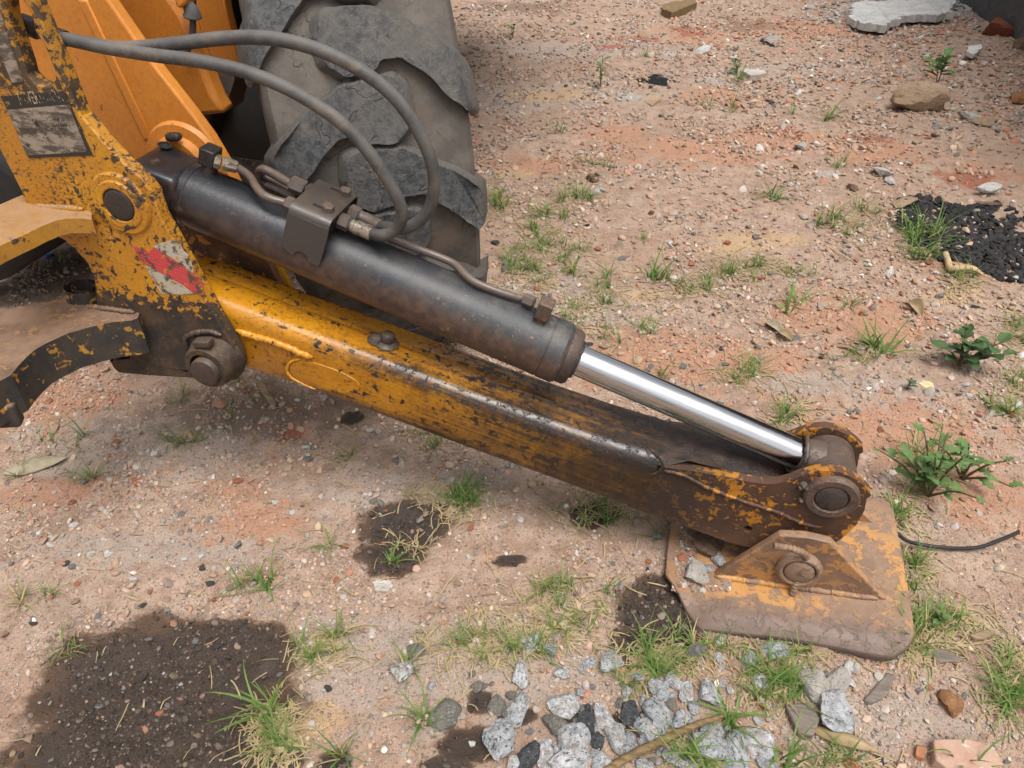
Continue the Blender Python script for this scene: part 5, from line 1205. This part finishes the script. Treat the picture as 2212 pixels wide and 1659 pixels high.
CL = [('m', 1065, 440, 18, 25, 4, 1.1), ('m', 1150, 480, 50, 20, 5, 1.1), ('m', 1225, 428, 55, 12, 6, 1.2), ('m', 1205, 540, 70, 30, 11, 1.0), ('m', 1140, 595, 45, 28, 8, .9), ('s', 1270, 600, 70, 30, 8, 1.3), ('s', 1100, 560, 25, 25, 4, 1.2), ('m', 1330, 640, 50, 22, 3, .8),
      ('x', 1435, 605, 30, 14, 3, 1.2), ('m', 1490, 625, 40, 14, 4, .9), ('m', 1560, 590, 60, 16, 5, .9), ('m', 1640, 575, 25, 10, 3, .9), ('s', 1730, 590, 50, 14, 5, 1.2), ('x', 1725, 655, 6, 4, 1, 1.0), ('m', 1260, 700, 50, 25, 5, .8), ('s', 1290, 745, 50, 30, 5, 1.1), ('x', 1395, 715, 20, 10, 2, .8),
      ('m', 1595, 805, 45, 18, 4, .9), ('s', 1420, 810, 20, 12, 2, 1.1), ('m', 1705, 895, 28, 18, 3, .8), ('l', 1985, 520, 45, 32, 8, .9), ('m', 1870, 475, 45, 30, 6, 1.0), ('s', 1790, 490, 40, 12, 4, 1.3), ('m', 2075, 615, 14, 14, 3, .9), ('x', 1835, 660, 6, 4, 1, 1.1), ('x', 1700, 680, 10, 5, 1, 1.2),
      ('x', 1905, 762, 40, 14, 3, 1.2), ('s', 1830, 770, 60, 25, 5, 1.1), ('x', 2160, 890, 25, 20, 3, 1.1), ('m', 2190, 720, 25, 45, 5, .9), ('m', 2195, 850, 20, 40, 4, .8), ('s', 1830, 360, 25, 10, 3, 1.6), ('s', 1270, 352, 45, 12, 6, 1.3), ('s', 1210, 290, 14, 8, 2, 1.8), ('s', 1790, 255, 20, 10, 3, 2.0), ('s', 1585, 240, 14, 6, 2, 1.6), ('s', 1520, 222, 14, 6, 2, 1.5),
      ('x', 1665, 432, 20, 10, 3, 1.3), ('s', 1400, 130, 20, 6, 2, 1.6), ('s', 1590, 180, 18, 8, 3, 1.8), ('s', 1705, 245, 12, 5, 1, 1.6),
      ('m', 985, 1090, 55, 22, 6, .75), ('x', 1020, 1075, 40, 20, 4, .8), ('m', 1290, 1105, 45, 28, 6, .75), ('s', 1345, 1130, 40, 25, 3, 1.0), ('s', 708, 1178, 18, 12, 2, 1.2), ('x', 575, 1255, 20, 18, 2, .9), ('s', 525, 1255, 20, 16, 3, 1.1), ('x', 855, 1210, 30, 18, 2, .7), ('s', 945, 978, 14, 10, 2, .9), ('s', 735, 985, 40, 12, 3, .9), ('s', 545, 890, 50, 20, 3, .8),
      ('m', 1195, 1300, 80, 36, 8, .65), ('m', 1100, 1395, 60, 26, 5, .7), ('m', 985, 1395, 55, 26, 4, .7), ('s', 1240, 1350, 50, 28, 4, 1.0), ('m', 700, 1405, 50, 28, 5, .7), ('s', 735, 1375, 20, 14, 2, 1.0), ('x', 560, 1530, 16, 12, 1, 1.1), ('m', 580, 1545, 26, 20, 2, .9), ('m', 605, 1605, 28, 24, 4, .75), ('x', 905, 1545, 25, 12, 2, .8), ('s', 860, 1440, 40, 18, 3, 1.0), ('s', 745, 1620, 20, 16, 2, 1.1),
      ('l', 1405, 1455, 45, 26, 3, .55), ('m', 1440, 1420, 60, 26, 6, .8), ('l', 1650, 1475, 50, 36, 6, .62), ('l', 1500, 1630, 30, 16, 2, .7), ('x', 1600, 1560, 60, 30, 3, .9), ('m', 1540, 1405, 60, 8, 3, .7), ('m', 1700, 1412, 60, 6, 3, .7), ('l', 1960, 1395, 50, 12, 3, .6), ('m', 2000, 1340, 40, 22, 4, .9), ('m', 2060, 1330, 30, 20, 3, .8),
      ('m', 1975, 1225, 14, 40, 4, .8), ('m', 1945, 1120, 22, 24, 4, .8), ('m', 1990, 1010, 40, 50, 6, .9), ('l', 2185, 1510, 40, 36, 4, .6), ('m', 2190, 1430, 25, 25, 3, .9), ('x', 2080, 1640, 20, 10, 1, .9), ('x', 1700, 1640, 25, 12, 2, .9), ('m', 1830, 1640, 60, 14, 3, .7), ('x', 1420, 1160, 8, 20, 1, .8),
      ('s', 130, 935, 40, 18, 4, 1.0), ('s', 45, 1015, 30, 14, 2, 1.0), ('s', 400, 955, 50, 16, 5, 1.0), ('s', 150, 1025, 50, 16, 4, 1.0), ('s', 510, 825, 40, 10, 4, 1.0), ('s', 385, 850, 40, 14, 3, .9), ('s', 135, 560, 14, 8, 2, 1.2), ('s', 40, 1300, 25, 12, 2, 1.0), ('s', 95, 1280, 25, 10, 2, .9), ('s', 130, 1400, 26, 10, 2, .9), ('m', 930, 935, 20, 8, 1, .8)]
for kd, x, y, sx, sy, n, s in CL:
    for i in range(n): tuft(kd, x + random.gauss(0, sx * .6), y + random.gauss(0, sy * .6), s)
# loose straw and dead blades
def straw(n):
    V, F = [], []; r = np.random.default_rng(55)
    src = [(c[1], c[2], c[3] * 1.3 + 8, c[4] * 1.3 + 6) for c in CL if c[0] in 'ml'] * 2 + [(890, 1170, 50, 14)] * 1 + [(930, 1060, 60, 14)] * 2 + [(1150, 1360, 120, 50)] * 5 + [(590, 1580, 60, 50)] * 4 + [(1420, 1430, 70, 40)] * 2 + [(1950, 1400, 90, 40)] * 3 + [(1150, 660, 150, 60)] * 3 + [(2090, 1350, 90, 60)] * 2
    src += [(1100, 900, 1100, 700)] * 14
    for i in range(n):
        c = src[r.integers(len(src))]; vx, vy = c[0] + r.normal() * c[2] * .6, c[1] + r.normal() * c[3] * .6
        if vy < 20 or vy > 1700: continue
        q = onZ(vx, vy); L = r.uniform(.012, .055) * (1 + .3 * max(0, q[1] - 1)); az = r.uniform(0, 6.28); w = r.uniform(.0006, .0013) * (1 + .25 * q[1]); b = r.normal(0, .5); k0 = len(V); p = q[:2].copy()
        zz = hz(p[0], p[1]) if False else None
        for k in range(5):
            t = k / 4; tw = np.array([-math.sin(az), math.cos(az)]) * w
            V += [(p[0] - tw[0], p[1] - tw[1], .003 + .010 * math.sin(t * 3.1) * (b if b > 0 else .2)), (p[0] + tw[0], p[1] + tw[1], .0035 + .010 * math.sin(t * 3.1) * (b if b > 0 else .2))]
            p = p + np.array([math.cos(az), math.sin(az)]) * L / 4; az += b / 4
        for k in range(4): F.append((k0 + 2 * k, k0 + 2 * k + 1, k0 + 2 * k + 3, k0 + 2 * k + 2))
    V = np.array(V); V[:, 2] += height(V[:, 0], V[:, 1]); return V, np.array(F)
v, f = straw(5200); o = link(bpy.data.objects.new('dry_straw', mesh_of('dry_straw', v, f, 'grassdry', 60))); tag(o, 'dry straw and dead grass blades scattered over the dirt', 'straw', kind='stuff')

# ------------------------------------------------------------------ weeds
M['weed'] = m_leaf('weed_leaf', (.10, .19, .055), (.155, .25, .085), .25); M['weeddark'] = m_leaf('broad_leaf', (.06, .12, .045), (.10, .165, .065), .2); M['stem'] = plain('weed_stem', (.12, .10, .05), .7)
def weed(nm, v, H, leaves, lab, mat, L=.05, W=.018, stems=1, lobes=0, seed=0, splay=.3):
    q = onZ(*v); r = np.random.default_rng(seed); z = hz(q[0], q[1])
    root = bpy.data.objects.new(nm, None); link(root); root.location = (q[0], q[1], z); tag(root, lab, 'plant')
    lm = [mesh_of('leaf', *leafmesh(L, W, .25, .18, 10, 3, lobes, seed=seed + k), mat, 60) for k in range(3)]
    for s in range(stems):
        az0 = r.uniform(0, 6.28); lean = r.uniform(.05, 1.0) * splay; top_ = np.array([math.cos(az0) * lean * H, math.sin(az0) * lean * H, H * r.uniform(.75, 1.05) * (1 - .3 * lean)])
        path = cat([np.zeros(3), top_ * .5 + np.array([0, 0, .1 * H]), top_], 5)
        mk('stem', tube(path, list(np.linspace(.0035, .0015, len(path))), 7), 'stem', root, 60, origin=np.zeros(3))
        n = max(2, leaves // stems)
        for i in range(n):
            t = .25 + .75 * (i + .5) / n; p = path[min(len(path) - 1, int(t * (len(path) - 1)))]; az = az0 + i * 2.4 + r.normal(0, .3)
            o = link(bpy.data.objects.new('leaf', lm[r.integers(3)]), root); o.location = tuple(p); o.rotation_euler = (r.normal(0, .2), -r.uniform(.05, .75) + .5 * (1 - t), az); o.scale = [r.uniform(.6, 1.1) * (1.1 - .4 * t)] * 3
    return root
weed('leafy_weed', (2022, 190), .20, 14, 'bright green leafy weed standing behind the big tan rock', 'weed', .105, .030, 2, seed=1, splay=.25)
weed('seedling', (1297, 192), .17, 7, 'small red-stemmed seedling on the bare dirt', 'weed', .075, .018, 2, seed=2, splay=.3)
weed('seedling', (1108, 83), .09, 6, 'tiny green seedling near the tyre on bare dirt', 'weed', .06, .02, 2, seed=3)
weed('broadleaf_weed', (2070, 795), .13, 34, 'low dark green weed with rounded leaves on red dirt', 'weeddark', .065, .023, 7, seed=4, splay=1.1)
weed('lobed_weed', (2005, 1070), .17, 58, 'bushy weed with deeply lobed leaves behind the pad', 'weed', .048, .013, 12, lobes=3, seed=5, splay=.9)
weed('lobed_weed', (2080, 1030), .15, 26, 'taller flowering weed with lobed leaves beside the bushy one', 'weed', .046, .012, 6, lobes=3, seed=6, splay=.9)
weed('small_weed', kt(1095, 300), .10, 8, 'small dark weed beside the thin pale board', 'weeddark', .05, .016, 2, seed=7)
weed('small_weed', (2030, 1345), .05, 7, 'tiny light green weed right of the pad', 'weed', .028, .009, 2, seed=8)
weed('small_weed', (1960, 840), .03, 6, 'tiny dark weed beside the yellowish scrap', 'weeddark', .025, .008, 2, seed=9)
